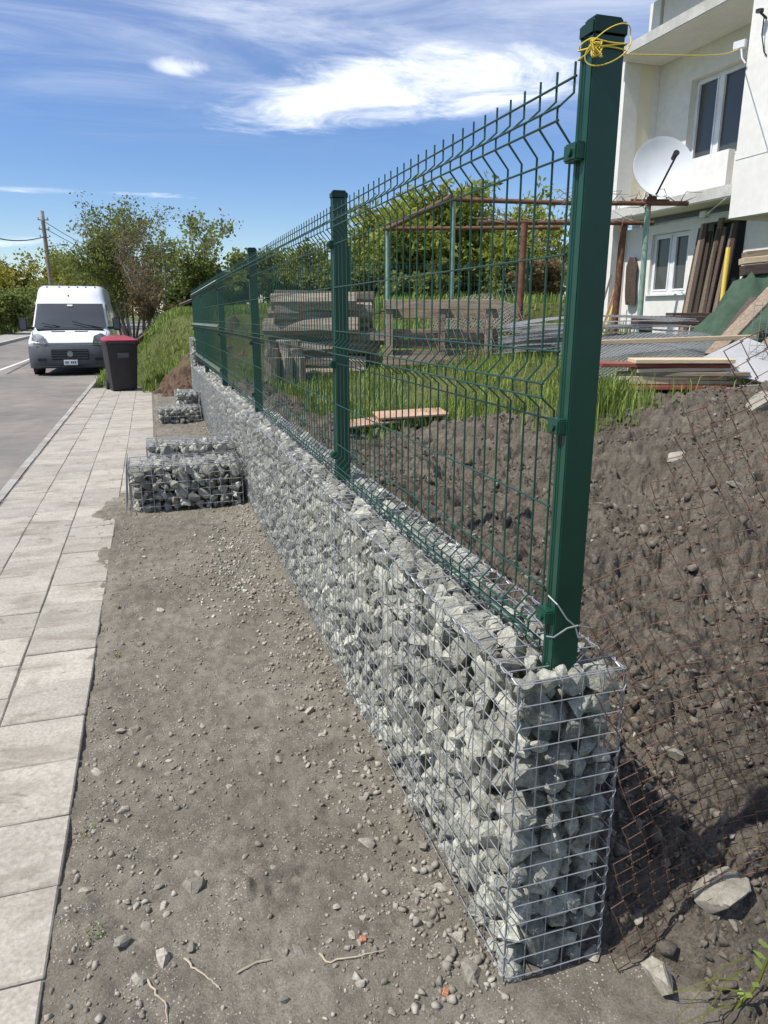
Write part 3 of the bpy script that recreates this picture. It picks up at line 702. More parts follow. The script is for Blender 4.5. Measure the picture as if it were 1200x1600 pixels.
# ---- stepped gabion blocks standing out from the wall towards the pavement
def pack_for(Lx, Ly, Lz, seed): return pack(Lx, Ly, Lz, .036, seed, 45)
def block(label, tiers, idx, single):
    x0, x1, y0, y1, z0, _ = tiers[0]
    t = thing('gabion_steps', label, 'gabion', ((x0 + x1) / 2, y0, z0), 0, 'stepped gabion blocks beside the long wall'); C = Vector((((x0 + x1) / 2, y0, z0)))
    rr_ = random.Random(40 + idx); budget = 290
    for ti, (a0, a1, b0, b1, c0, c1) in enumerate(tiers):
        mb = MB()
        xs = np.linspace(a0, a1, round((a1 - a0) / .08) + 1); ys = np.linspace(b0, b1, max(2, round((b1 - b0) / .08)) + 1); zs = np.linspace(c0, c1, max(2, round((c1 - c0) / .06)) + 1)
        for x in xs:
            for Y in (b0, b1): wire(mb, Vector((x, Y, c0)) - C, Vector((x, Y, c1)) - C, .0022, 4, .002, rr_)
            wire(mb, Vector((x, b0, c1)) - C, Vector((x, b1, c1)) - C, .0022, 4, .002, rr_)
        for z in zs:
            for Y in (b0, b1): wire(mb, Vector((a0, Y, z)) - C, Vector((a1, Y, z)) - C, .0022, 4, .002, rr_)
            for X in (a0, a1): wire(mb, Vector((X, b0, z)) - C, Vector((X, b1, z)) - C, .0022, 4, .002, rr_)
        for y in ys:
            wire(mb, Vector((a0, y, c1 + .003)) - C, Vector((a1, y, c1 + .003)) - C, .0022, 4, .002, rr_)
            for X in (a0, a1): wire(mb, Vector((X, y, c0)) - C, Vector((X, y, c1)) - C, .0022, 4, .002, rr_)
        o = mb.build('wire_cage', M['galv'], t); o['kind'] = 'stuff'
        p, r = pack_for(a1 - a0 - .02, b1 - b0 - .02, c1 - c0 - .012, 60 + idx * 5 + ti)
        q = p + np.array([a0 + .01, b0 + .01, c0 + .004]) - np.array(C)
        vis = np.minimum.reduce([p[:, 0], p[:, 1], (c1 - c0) - p[:, 2]]) - r
        od = np.argsort(vis); k = min(len(od), budget // 2) if single else 0
        for i in od[:k]:
            inst('stone', ROCK_SHADED[rr_.randrange(len(ROCK_SHADED))] , t, tuple(q[i]), (rr_.uniform(0, 6.3), rr_.uniform(0, 6.3), rr_.uniform(0, 6.3)), float(r[i]) * rr_.uniform(1.2, 1.42))
        if len(od) > k:
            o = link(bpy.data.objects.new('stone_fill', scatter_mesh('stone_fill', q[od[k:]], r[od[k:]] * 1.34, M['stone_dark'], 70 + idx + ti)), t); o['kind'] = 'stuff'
    return t
b1 = block('stone filled gabion steps nearest the camera, jutting out from the long wall',
           [(-.235, .60, 5.60, 6.05, -.01, .355), (-.10, .60, 6.06, 6.5, -.01, .43)], 0, True)
# loose mesh flap left hanging on the near block's outer end
mb = MB()
for k in range(9): wire(mb, (-.27 - .04, .0 + k * .055, 0) , (-.27 - .01, k * .055, .40), .002, 4)
for k in range(8): wire(mb, (-.31 + .004 * k, -.02, k * .055), (-.31 + .004 * k, .46, k * .055), .002, 4)
fl = mb.build('loose_mesh', M['galv'], b1);
fl.location = (-.1475, 0, 0); fl["kind"] = "stuff"
block('small stone gabion steps further along the wall, past the nearest steps',
      [(.02, .60, 10.45, 10.85, -.03, .20), (.28, .60, 10.86, 11.3, -.03, .37)], 3, False)
block('tall gabion standing up behind the far end of the long wall', [(.66, .92, 13.05, 13.6, -.03, 1.05)], 6, False)
# ================================================================== GREEN PANEL FENCE
FX = .735                                    # plane of the panels
POST_Y = [1.205, 3.03, 5.66, 8.36, 11.05, 13.3]
POST_TOP = [1.932, 1.930, 1.922, 1.912, 1.890, 1.87]
def post(y, ztop, zbase, label):
    t = thing('fence_post', label, 'fence post', (.762, y, zbase), 0, 'green posts of the panel fence')
    h = ztop - zbase
    mb = MB(); w, d = .030, .020
    # hollow box profile with a shallow groove down the fence side
    prof = [(-w, -d), (w, -d), (w, d), (-w, d), (-w, .0085), (-w + .004, .0065), (-w + .004, -.0005), (-w, -.0025)]
    mb.prism(prof, 'z', -.05, h - .012); mb.build('post_tube', M['green'], t, smooth=True, bevel=.0022, seg=2)
    mb = MB(); mb.box((0, 0, h - .010), (.066, .046, .022)); mb.box((0, 0, h + .004), (.054, .034, .010)); mb.build('post_cap', M['cap'], t, bevel=.003, seg=2)
    for zc in (1.737, 1.262, .875):
        zc = zc - 1.932 + h + (0 if zbase > .75 else 0)
        mb = MB(); mb.box((-.036, .006, zc), (.022, .042, .030)); mb.box((-.02, .022, zc), (.046, .012, .028))
        c = mb.build('clamp', M['green'], t, bevel=.003, seg=2)
        mb = MB(); mb.disc((-.049, .004, zc), .008, (1, 0, 0), .006, 12); mb.build('bolt', M['green'], c)
    return t
PROF = [(0, 1.886), (0, 1.838), (-.030, 1.812), (-.030, 1.790), (0, 1.756), (0, 1.372), (-.030, 1.341), (-.030, 1.314), (0, 1.288), (0, .885), (-.030, .856), (-.030, .834), (0, .806), (0, .778)]
HOR = [(0, 1.861), (-.030, 1.812), (-.030, 1.790), (0, 1.737), (0, 1.572), (0, 1.400), (-.030, 1.341), (-.030, 1.314), (0, 1.271), (0, 1.100), (0, .930), (-.030, .856), (-.030, .834), (0, .795)]
HOR = [(x - .0045, z) for x, z in HOR]
def panel(y0, y1, d0, d1, label, single=True, w=.0022, n=6, step=.06, x=FX, rz=0.0, origin=None):
    """welded wire panel with three folds; d0/d1 vertical shift at its two ends"""
    L = y1 - y0; loc = (x, y0, 0) if origin is None else origin
    t = thing('wire_fence', label, 'wire fence', loc, rz, 'green welded wire fence panels')
    k = int(round(L / step)); ys = [L * i / k for i in range(k + 1)]
    def dz(y): return d0 + (d1 - d0) * y / L
    pr = [(px, 0, pz) for px, pz in PROF]
    if single:
        vm = MB().tube(pr, w, n).mesh('vertical_wire', M['green'], smooth=True)
        for y in ys: inst('vertical_wire', vm, t, (random.uniform(-.0006, .0006), y, dz(y)))
        for (hx, hz) in HOR: MB().tube([(hx, -.012, hz + d0), (hx, L + .012, hz + d1)], w, n).build('horizontal_wire', M['green'], t, smooth=True)
    else:
        mb = MB()
        for y in ys: mb.tube([(a, y, c + dz(y)) for a, b, c in pr], w, 4)
        mb.build('vertical_wires', M['green'], t)['kind'] = 'stuff'
        mb = MB()
        for (hx, hz) in HOR: mb.tube([(hx, 0, hz + d0), (hx, L, hz + d1)], w, 4)
        mb.build('horizontal_wires', M['green'], t)['kind'] = 'stuff'
    return t
pl = ['tall green fence post nearest the camera, wrapped with yellow string at top', 'second green fence post from the camera on the gabion wall', 'third green fence post from the camera on the gabion wall',
      'fourth green fence post from the camera on the gabion wall', 'fifth green fence post from the camera, near the far end of wall', 'sixth green fence post, past the far end of the gabion wall']
for i, y in enumerate(POST_Y):
    zb = float(wall_top(y)) if y < 12.6 else 0.0
    post(y, POST_TOP[i], zb, pl[i])
fl = ['green wire fence panel between the nearest two posts', 'green wire fence panel between the second and third posts', 'green wire fence panel between the third and fourth posts',
      'green wire fence panel between the fourth and fifth posts', 'green wire fence panel past the fifth post at far end']
for i in range(5):
    panel(POST_Y[i] + .036, POST_Y[i + 1] - .03, POST_TOP[i] - 1.932, POST_TOP[i + 1] - 1.932, fl[i], single=(i < 3))

# far fence at the back of the yard
bp = [(2.7, 20.0), (5.2, 19.7), (7.7, 19.4), (10.2, 19.1)]
bl = ['leftmost green post of the far fence behind the log pile', 'second green post of the far fence behind the pallet', 'third green post of the far fence behind the pergola', 'last green post of far fence beside the house']
for i, (x, y) in enumerate(bp):
    zb = float(land_z(x, y)) - .05
    t = thing('fence_post', bl[i], 'fence post', (x, y, zb), 0, 'green posts of the far back fence')
    MB().bx(-.03, .03, -.02, .02, 0, 1.55).build('post_tube', M['green'], t, bevel=.004); MB().bx(-.034, .034, -.024, .024, 1.55, 1.575).build('post_cap', M['cap'], t)
for i in range(3):
    a, b = Vector((*bp[i], 0)), Vector((*bp[i + 1], 0)); d = b - a; zb = float(land_z(*bp[i])) - .75
    panel(0, d.length - .05, zb, zb, ['far green wire panel behind the stacked logs', 'far green wire panel behind the wooden pallet', 'far green wire panel running towards the house'][i],
          single=False, step=.10, w=.004, rz=math.atan2(-d.x, d.y), origin=(a.x, a.y, 0))

# yellow string: wound round the post top, a loose loop, then strung across to the house
t = thing('yellow_string', 'yellow string wound round the nearest post top and strung to the house', 'string', (.762, 1.205, 1.88))
mb = MB(); pts = []
for k in range(70):
    a = k / 69 * 2 * math.pi * 3.2; cx, sx = math.cos(a), math.sin(a)
    u = .0335 * max(-1, min(1, 1.35 * cx)); v = .0235 * max(-1, min(1, 1.35 * sx)); pts.append((u, v, .004 + .022 * k / 69 + .004 * math.sin(a * 1.7)))
mb.tube(pts, .0012, 5); mb.build('winding', M['string'], t, smooth=True)
mb = MB(); pts = []
for k in range(41):
    a = k / 40 * 2 * math.pi; pts.append((-.006 + .037 * math.cos(a) - .004 * math.sin(a), -.030 - .012 * math.sin(a * 1.5), .012 + .024 * math.sin(a) + .018 * math.cos(a)))
mb.tube(pts, .0010, 5); mb.build('loose_loop', M['string'], t, smooth=True)
mb = MB()
for k in range(9): 
    a = random.uniform(0, 6.3); mb.tube([(-.03 + .010 * math.cos(a + j), -.028 + .006 * math.sin(2 * a + j * 1.3), .006 + .012 * math.sin(a * 2 + j * .9)) for j in range(6)], .0012, 4)
mb.build('knot', M['string'], t)
A, B = Vector((.03, 0, .012)), Vector((7.86, 9.13, 4.90)) - Vector((.762, 1.205, 1.88))
mb = MB(); mb.tube([A + (B - A) * (k / 24) - Vector((0, 0, .03 * math.sin(math.pi * k / 24))) for k in range(25)], [.0012 + .006 * (k / 24) for k in range(25)], 5); mb.build('strung_line', M['string'], t, smooth=True)

# bent tie wire holding the old netting to the post
t = thing('tie_wire', 'bright twisted tie wire round the foot of the nearest post', 'wire', (.762, 1.205, .86))
mb = MB(); mb.tube([(-.034, .0, -.03), (-.032, -.024, -.022), (-.01, -.036, .0), (.01, -.042, .006), (.03, -.034, -.004), (.052, -.030, -.01)], .0017, 5)
mb.tube([(-.036, -.0, .06), (-.03, -.026, .05), (-.012, -.036, .02), (.006, -.040, .004), (.012, -.044, -.02)], .0017, 5); mb.build('strand', M['galv'], t, smooth=True)

# ================================================================== OLD CHAIN-LINK NETTING
t = thing('chain_link_netting', 'sagging rusty chain link netting hung from the nearest post over the soil', 'netting', (.80, 1.10, 0))
e1 = Vector((.0150, 0, -.0330)); e2 = Vector((.0345, 0, .0145))
def net_top(x): return np.interp(x, [.70, .76, .80, .84, .87, .93, 1.0, 1.06, 1.3, 1.7, 2.2], [.90, .98, 1.02, 1.10, 1.24, 1.33, 1.45, 1.455, 1.46, 1.40, 1.36])
def net_left(z): return np.interp(z, [0, .1, .3, .5, .7, .8, .95, 1.0, 1.2, 1.35, 1.5], [.86, .87, .86, .85, .81, .775, .765, .79, .865, .90, 1.0])
def place(p):
    x, z = p.x, p.z
    y = 1.095 - .10 * max(0, x - .85) + .018 * math.sin(x * 6 + z * 3) + .03 * math.sin(z * 4.2 + 1.0) * min(1, max(0, (x - .86) * 6))
    return Vector((x + .012 * math.sin(z * 9 + x * 4) + .006 * math.sin(z * 31 + x * 17), y - .02 * max(0, z - 1), z + .010 * math.sin(x * 11 + z * 5)))
rn = random.Random(5)
step = e2
for i in range(-34, 46):
    start = Vector((1.0, 0, .75)) + step * i
    p = start - (e1 - e2) * 60
    seg = []; wires_ = []
    for k in range(240):
        if 0 < p.x < 2.1 and 0 < p.z: seg_ok = (p.x > net_left(p.z)) and (p.z < net_top(p.x)) and (p.z > (.03 if p.x < .95 else float(yard_z(p.x, 1.05)) - .05))
        else: seg_ok = False
        if seg_ok: seg.append(place(p) + Vector((0, .0035 * (1 if k % 2 else -1), 0)))
        elif seg: wires_.append(seg); seg = []
        p = p + (e1 if k % 2 else -e2)
    if seg: wires_.append(seg)
    for s in wires_:
        if len(s) > 2:
            mb = MB(); pts = [q - Vector((.80, 1.10, 0)) for q in s]
            mb.tube(pts, 0.00135, 4, caps=False); mb.build('wire', M['rust'], t)
# ================================================================== HOUSE
FLOOR = 1.02
h = thing('house', 'white two storey house with recessed balcony and overhanging upper bay', 'house', (8.6, 11.0, FLOOR - .6))
HO = Vector((8.6, 11.0, FLOOR - .6))
def H(name, mat, boxes, parent=h, bevel=0.0, **kw):
    mb = MB()
    for b in boxes: mb.bx(b[0] - HO.x, b[1] - HO.x, b[2] - HO.y, b[3] - HO.y, b[4] - HO.z, b[5] - HO.z)
    return mb.build(name, M[mat] if isinstance(mat, str) else mat, parent, bevel=bevel, **kw)
YE, XB, XL = 13.05, 9.32, 8.9                # house end, balcony back wall, ground floor wall
# ground floor wall with a window and a door opening
wy0, wy1, wz0, wz1 = 10.98, 11.98, 1.80, 2.84
dy0, dy1, dz1 = 9.72, 10.72, 2.90
H('ground_floor_wall', 'white', [(XL, XL + .3, wy1, YE - .003, .4, 3.0), (XL, XL + .3, dy1, wy0, .4, 3.0), (XL, XL + .3, wy0, wy1, .4, wz0), (XL, XL + .3, wy0, wy1, wz1, 3.0),
     (XL, XL + .3, dy0, dy1, dz1, 3.0), (XL, XL + .3, 4.0, dy0, .4, 3.0)])
H('end_wall', 'white', [(XL + .3, 15.0, YE - .3, YE, .4, 6.9)])
H('corner_pillar', 'white', [(8.58, XL - .003, YE - .30, YE - .002, .4, 5.84)])
H('balcony_side_wall', 'cream', [(8.62, XB, YE - .29, YE - .12, 3.32, 5.838)])
# upper floor back wall with tall window
uy0, uy1, uz0, uz1 = 10.42, 11.86, 3.95, 5.36
H('balcony_back_wall', 'white', [(XB, XB + .3, uy1, YE - .303, 3.3, 5.84), (XB, XB + .3, uy0, uy1, 3.3, uz0), (XB, XB + .3, uy0, uy1, uz1, 5.84), (XB, XB + .3, 4.0, uy0, 3.3, 5.84)])
H('balcony_parapet', 'white', [(8.70, 8.82, 10.05, 11.28, 3.325, 3.90)])
H('balcony_parapet', 'white', [(8.60, 8.66, 11.33, 12.70, 3.325, 3.45)])
H('balcony_slab', 'concrete', [(8.40, 9.6, 9.03, 12.75, 3.155, 3.32)])
H('soffit', 'white', [(8.415, XL - .003, 9.04, 12.74, 3.135, 3.153)])
H('upper_slab', 'concrete', [(8.36, 9.9, 4.0, 12.78, 5.84, 6.00)])
H('upper_soffit', 'white', [(8.375, XB - .003, 9.03, 12.73, 5.822, 5.838)])
H('top_wall', 'white', [(9.25, 9.55, 4.0, 12.72, 6.003, 7.6)])
rf = H('roof', 'wood_dark', [(8.15, 14.0, 3.5, 12.95, 7.05, 7.16)])
bay = H('upper_bay', 'white', [(7.90, 9.30, 3.5, 8.98, 2.75, 7.4)])
H('bay_soffit', 'concrete', [(7.92, XL - .004, 3.5, 8.96, 2.735, 2.748)])
def hwin(y0, y1, z0, z1, X, dep, mull, label=None):
    w = H('window', 'pvc', [], h) if False else None
    mb = MB(); f = .055
    def b(a0, a1, c0, c1, x0=X + dep, x1=X + dep + .06): mb.bx(x0 - HO.x, x1 - HO.x, a0 - HO.y, a1 - HO.y, c0 - HO.z, c1 - HO.z)
    b(y0, y1, z0, z0 + f); b(y0, y1, z1 - f, z1); b(y0, y0 + f, z0 + f, z1 - f); b(y1 - f, y1, z0 + f, z1 - f)
    mm = y0 + (y1 - y0) * mull; b(mm - f, mm + f, z0 + f, z1 - f)
    o = mb.build('window', M['pvc'], h, bevel=.006)
    for a0, a1 in ((y0 + f, mm - f), (mm + f, y1 - f)):
        g = MB(); g.bx(X + dep + .03 - HO.x, X + dep + .04 - HO.x, a0 - .005 - HO.y, a1 + .005 - HO.y, z0 + f - .005 - HO.z, z1 - f + .005 - HO.z); g.build('pane', M['glass'], o)
        s = MB(); q = .03
        for (c0, c1, e0, e1) in ((a0, a1, z0 + f, z0 + f + q), (a0, a1, z1 - f - q, z1 - f), (a0, a0 + q, z0 + f + q, z1 - f - q), (a1 - q, a1, z0 + f + q, z1 - f - q)):
            s.bx(X + dep - .012 - HO.x, X + dep + .028 - HO.x, c0 - HO.y, c1 - HO.y, e0 - HO.z, e1 - HO.z)
        s.build('sash', M['pvc'], o)
    return o
hwin(wy0, wy1, wz0, wz1, XL, .06, .47); hwin(uy0, uy1, uz0, uz1, XB, .12, .58)
H('window_sill', 'pvc', [(XL - .06, XL + .06, wy0 - .04, wy1 + .04, wz0 - .03, wz0 - .002)])
H('doorway_shade_sheet', 'dark', [(XL + .26, XL + .30, dy0 + .002, dy1 - .002, .4, dz1 - .002)])  # near-black sheet behind the door opening, stands for the unlit inside
# wall lamp socket and cable below the balcony, hook for the line, small lamp bracket on the bay
mb = MB(); mb.box((8.86 - HO.x, 10.62 - HO.y, 3.03 - HO.z), (.10, .14, .10)); mb.tube([Vector((8.80, 10.55, 3.04)) - HO, Vector((8.55, 10.2, 2.98)) - HO, Vector((8.42, 9.7, 3.12)) - HO, Vector((8.40, 9.25, 3.3)) - HO], .008, 5); mb.build('junction_box', M['pvc'], h)
mb = MB(); mb.box((7.86 - HO.x, 9.08 - HO.y, 4.93 - HO.z), (.10, .16, .09), rz=.3); mb.tube([Vector((7.84, 9.05, 4.9)) - HO, Vector((7.83, 9.0, 4.75)) - HO, Vector((7.86, 8.96, 4.68)) - HO], .012, 5); mb.build('line_bracket', M['pvc'], h)
mb = MB(); mb.tube([Vector((7.90, 8.72, 5.13)) - HO, Vector((7.80, 8.72, 5.18)) - HO], .015, 6); mb.disc(Vector((7.78, 8.72, 5.20)) - HO, .05, (0, 0, 1), .03, 12); mb.tube([Vector((7.86, 8.72, 5.15)) - HO, Vector((7.84, 8.70, 4.93)) - HO, Vector((7.88, 8.67, 4.73)) - HO, Vector((7.89, 8.63, 4.68)) - HO], .008, 5); mb.build('lamp_bracket', M['dark'], h)
mb = MB(); mb.tube([Vector((7.895, 3.6, 3.55)) - HO, Vector((7.895, 8.97, 3.50)) - HO], .003, 4); mb.build('facade_cable', M['concrete'], h)

# boards stood upright in the doorway, one by one
r3 = random.Random(11)
kinds = ['wood_dark', 'wood', 'wood_dark', 'wood_dark', 'wood', 'wood_dark', 'wood_dark', 'wood', 'wood_dark']
for k in range(9):
    y = 10.66 - k * .108; hgt = r3.uniform(1.75, 1.95)
    o = MB().box((0, 0, hgt / 2), (.035, r3.uniform(.06, .11), hgt)).build('upright_board', M[kinds[k]], bevel=.003)
    o.location = (8.60 + r3.uniform(-.04, .04), y, FLOOR - .02); o.rotation_euler = (R(r3.uniform(-3, 3)), R(7), 0)
    tag(o, f'{ORD[k]} upright board from the left leaning in the doorway of the house', 'board', 'boards stood in the house doorway')

# ================================================================== PERGOLA OF PIPES
pg = thing('pergola', 'pergola frame of rusty and green pipes standing in the yard', 'pergola', (5.6, 11, 1.0)); PO = Vector((5.6, 11, 1.0))
def yz(x, y): return float(land_z(x, y)) - .02
def pipe(nm, a, b, r, mat, n=10, sag=0.0):
    a, b = Vector(a), Vector(b); mb = MB(); m = (a + b) / 2 - Vector((0, 0, sag))
    mb.tube([a - PO, m - PO, b - PO], r, n); return mb.build(nm, M[mat], pg, smooth=True)
pipe('post', (4.11, 9.92, yz(4.11, 9.92)), (4.11, 9.92, 2.94), .035, 'greenpipe')
pipe('post', (4.40, 13.8, yz(4.4, 13.8)), (4.40, 13.8, 2.96), .035, 'greenpipe')
pipe('post', (5.89, 11.25, yz(5.89, 11.25)), (5.91, 11.25, 2.86), .055, 'rustpipe')
pipe('post', (7.70, 11.2, yz(7.7, 11.2)), (7.73, 11.2, 2.90), .06, 'rustpipe')
pipe('post', (6.80, 9.27, yz(6.8, 9.27)), (6.78, 9.29, 2.96), .042, 'greenpipe')
pipe('beam', (4.05, 9.95, 2.97), (7.25, 9.05, 2.93), .032, 'rustpipe', sag=.02)
pipe('beam', (4.05, 9.85, 2.985), (4.42, 14.0, 2.985), .04, 'rustpipe')
pipe('beam', (4.3, 13.75, 2.98), (7.35, 12.6, 2.98), .035, 'rustpipe')
pipe('beam', (5.2, 11.5, 2.88), (8.2, 11.05, 2.92), .035, 'rustpipe')
# dry vine twigs along the beams
vn = thing('dry_vine', 'bare brown vine twigs tangled along the pergola beams', 'vine', (6, 11, 2.9)); mb = MB()
for k in range(60):
    u = r3.uniform(0, 1); a = Vector((5.3, 11.5, 2.93)).lerp(Vector((8.0, 11.05, 2.95)), u) if k % 2 else Vector((5.4, 9.6, 2.97)).lerp(Vector((7.2, 9.1, 2.95)), u)
    d = Vector((r3.uniform(-.4, .4), r3.uniform(-.3, .3), r3.uniform(-.12, .22))); m = a + d * .5 + Vector((r3.uniform(-.1, .1), r3.uniform(-.1, .1), r3.uniform(-.05, .1)))
    mb.tube([a - Vector((6, 11, 2.9)), m - Vector((6, 11, 2.9)), a + d - Vector((6, 11, 2.9))], [.008, .006, .003], 4)
mb.build('twigs', M['bark_pale'], vn)['kind'] = 'stuff'
# satellite dish on the green corner post
ds = thing('satellite_dish', 'round white satellite dish fixed on top of the green pergola post', 'satellite dish', (6.80, 9.22, 2.96))
nrm = Vector((-.30, -.93, .25)).normalized(); rot = nrm.to_track_quat('Z', 'Y').to_matrix(); C0 = Vector((.04, -.10, .42))
pr = [(.40 * k / 10, .10 * (k / 10) ** 2) for k in range(11)]; prof = pr + [(.408, .103), (.408, .090)] + [(r_, z_ - .012) for r_, z_ in pr[::-1]]
mb = MB(); mb.lathe(prof, C0 - nrm * .08, 40, rot); mb.build('reflector', M['dish'], ds, smooth=True)
s_dir = (rot @ Vector((0, -1, 0))); s_dir = Vector((-.25, .02, -.95)); s_dir = (s_dir - nrm * s_dir.dot(nrm)).normalized()
base_ = C0 + s_dir * .38 - nrm * .0
tip = C0 + nrm * .36 + Vector((.04, 0, -.02)); mb = MB(); mb.tube([base_, base_ + nrm * .05, tip], .014, 8); mb.build('feed_arm', M['dark'], ds)
mb = MB(); mb.tube([tip - nrm * .10 + Vector((0, 0, .02)), tip + nrm * .02 + Vector((0, 0, .04))], [.028, .04], 12); mb.build('feed_head', M['dark'], ds)
mb = MB(); mb.tube([(-.01, .05, -.25), (-.01, .05, .1), C0 - nrm * .12], .022, 8); mb.box((0, .03, .02), (.10, .10, .10)); mb.tube([(-.28, .1, .02), (.25, -.02, .02)], .018, 6); mb.build('mount', M['rustpipe'], ds)

# ================================================================== THINGS STORED IN THE YARD
def board_obj(name, label, cat, L, w, t_, mat, loc, rot, group=None, parent=None):
    o = MB().box((0, 0, 0), (L, w, t_)).build(name, M[mat], parent, bevel=.003); o.location = loc; o.rotation_euler = rot
    if label: tag(o, label, cat, group)
    return o
# pallet leaning upright
pt = thing('wooden_pallet', 'grey wooden pallet standing on its edge in the grass', 'pallet', (3.09, 7.70, float(yz(3.09, 7.7)) - .02), -.31)
for k, (z, hh) in enumerate(((.66, .10), (.06, .10))): board_obj('edge_board', None, None, 1.30, .022, hh, 'wood', (0, -.07, z), (0, 0, 0), parent=pt)
for k, z in enumerate((.13, .36, .58)): board_obj('deck_board', None, None, 1.28, .022, .10, 'wood', (0, .075, z), (0, 0, 0), parent=pt)
board_obj('deck_board', None, None, 1.28, .022, .095, 'wood', (0, .075, .25), (0, 0, 0), parent=pt)
for x in (-.58, .0, .52): board_obj('bearer', None, None, .075, .12, .70, 'wood', (x, .0, .36), (0, 0, 0), parent=pt)
pt.rotation_euler = (R(-6), 0, -.31)
# split logs stacked between stakes: each log its own
lg = random.Random(4)
def log_mesh(L, r, seed):
    q = random.Random(seed); n = q.choice([6, 7, 8]); mb = MB(); b = 0; rs = [r * q.uniform(.7, 1.15) for _ in range(n)]
    for s in range(4):
        for k in range(n):
            a = 2 * math.pi * k / n; mb.v.append((L * (s / 3 - .5) + q.uniform(-.01, .01), rs[k] * math.cos(a) * q.uniform(.93, 1.07), rs[k] * math.sin(a) * q.uniform(.93, 1.07)))
    for s in range(3):
        for k in range(n): mb.f.append((s * n + k, s * n + (k + 1) % n, (s + 1) * n + (k + 1) % n, (s + 1) * n + k))
    mb.f.append(tuple(range(n))[::-1]); mb.f.append(tuple(range(3 * n, 4 * n))); return mb.mesh('log', M['log'])
LM = [log_mesh(1.1, .085, i) for i in range(10)]
lz = float(yz(1.9, 8.9))
names = []
logs = []
for row in range(7):
    for c in range(4 if row < 6 else 3): logs.append((row, c, 1.98 + lg.uniform(-.16, .16) + .05 * (row % 2), 8.72 + .17 * c + lg.uniform(-.03, .03), lz + .07 + .142 * row + lg.uniform(-.02, .02)))
rown = ['bottom', 'second', 'third', 'fourth', 'fifth', 'sixth', 'top']; coln = ['front', 'middle', 'back', 'rearmost']
for (row, c, x, y, z) in logs:
    o = inst('log', LM[lg.randrange(10)], None, (x, y, z), (lg.uniform(0, 6), R(lg.uniform(-4, 4)), -.25 + R(lg.uniform(-7, 7))), (lg.uniform(.85, 1.1), lg.uniform(1.0, 1.35), lg.uniform(1.0, 1.35)))
    tag(o, f'grey split log, {coln[c]} one of the {rown[row]} layer in log pile', 'log', 'stacked split logs')
for k in range(9):
    o = inst('log_end', LM[(k * 3) % 10], None, (1.32 + .14 * (k % 3), 8.35 + .10 * (k // 3), lz - .12 + .09 * (k // 3) + .18), (0, R(90 + lg.uniform(-8, 8)), lg.uniform(0, 6)), (.42, 1.0, 1.0))
    tag(o, f'{ORD[k]} short upright stump from the left below the log pile', 'stump', 'stumps below the log pile')
o = inst('round_log', MB().tube([(-.4, 0, 0), (.4, 0, 0)], .085, 14).mesh('round_log', M['wood_pale'], smooth=True), None, (2.62, 8.95, lz + .48), (0, R(1), -.25))
tag(o, 'smooth pale round log beside the pallet on the pile', 'log')
o = inst('round_log', MB().tube([(-.5, 0, 0), (.5, 0, 0)], .10, 14).mesh('round_log', M['log'], smooth=True), None, (2.75, 9.1, lz + .13), (0, 0, -.25))
tag(o, 'thick grey round log lying under the pale round log', 'log')
# orange pink boards lying flat at the edge of the soil
for k, (x, y, L, wd, a, lab) in enumerate(((1.72, 5.95, .50, .26, .18, 'pinkish flat board lying left on soil before the grass'), (2.12, 5.98, .62, .30, -.10, 'pinkish flat board lying right on soil before the grass'))):
    o = MB().box((0, 0, 0), (L, wd, .018)).build('flat_board', M['ply'], bevel=.003); o.location = (x, y, float(yard_z(x, y)) + .05 + .012 * k); o.rotation_euler = (R(3), R(-2), a); tag(o, lab, 'board')
# roll of netting behind the pallet: grey bundles
def mesh_sheet(name, label, loc, rot, L, Wd, cell, r, mat, sag=.0, seed=1, cat='mesh sheet', group=None, diag=False, warp=.02):
    q = random.Random(seed); mb = MB(); ph = q.uniform(0, 6)
    def f(u, v): return (u, v, -sag * (4 * (u / L) ** 2) + warp * math.sin(u * 3 + ph) + warp * .7 * math.sin(v * 4 + ph * 2))
    if not diag:
        for u in np.arange(-L / 2, L / 2 + 1e-6, cell): mb.tube([f(u, v) for v in np.linspace(-Wd / 2, Wd / 2, 5)], r, 3, caps=False)
        for v in np.arange(-Wd / 2, Wd / 2 + 1e-6, cell): mb.tube([f(u, v) for u in np.linspace(-L / 2, L / 2, 9)], r, 3, caps=False)
    else:
        nn = int((L + Wd) / cell)
        for k in range(nn):
            for sgn in (1, -1):
                u0 = -L / 2 - Wd / 2 + k * cell; pts = []
                for v in np.linspace(-Wd / 2, Wd / 2, 9):
                    u = u0 + sgn * v * .8 + Wd / 2
                    if -L / 2 <= u <= L / 2: pts.append(f(u, v))
                if len(pts) > 1: mb.tube(pts, r, 3, caps=False)
    o = mb.build(name, M[mat], None); o.location = loc; o.rotation_euler = rot; return tag(o, label, cat, group)
pz = float(yz(4.8, 7.4)); labs = ['bottom', 'second', 'third', 'fourth', 'fifth', 'sixth', 'seventh', 'topmost']
for k in range(8):
    mesh_sheet('mesh_sheet', f'grey galvanised mesh sheet, {labs[k]} of the low pile by the boards', (4.75 + .03 * (k % 3), 7.35 + .04 * (k % 2), pz + .06 + .045 * k), (0, R(-2), -.28 + .03 * (k % 3 - 1)), 2.3 - .05 * k, 1.1, .055, .0035, 'galv', sag=.05, seed=k, group='grey mesh sheets in a low pile', diag=True, warp=.012)
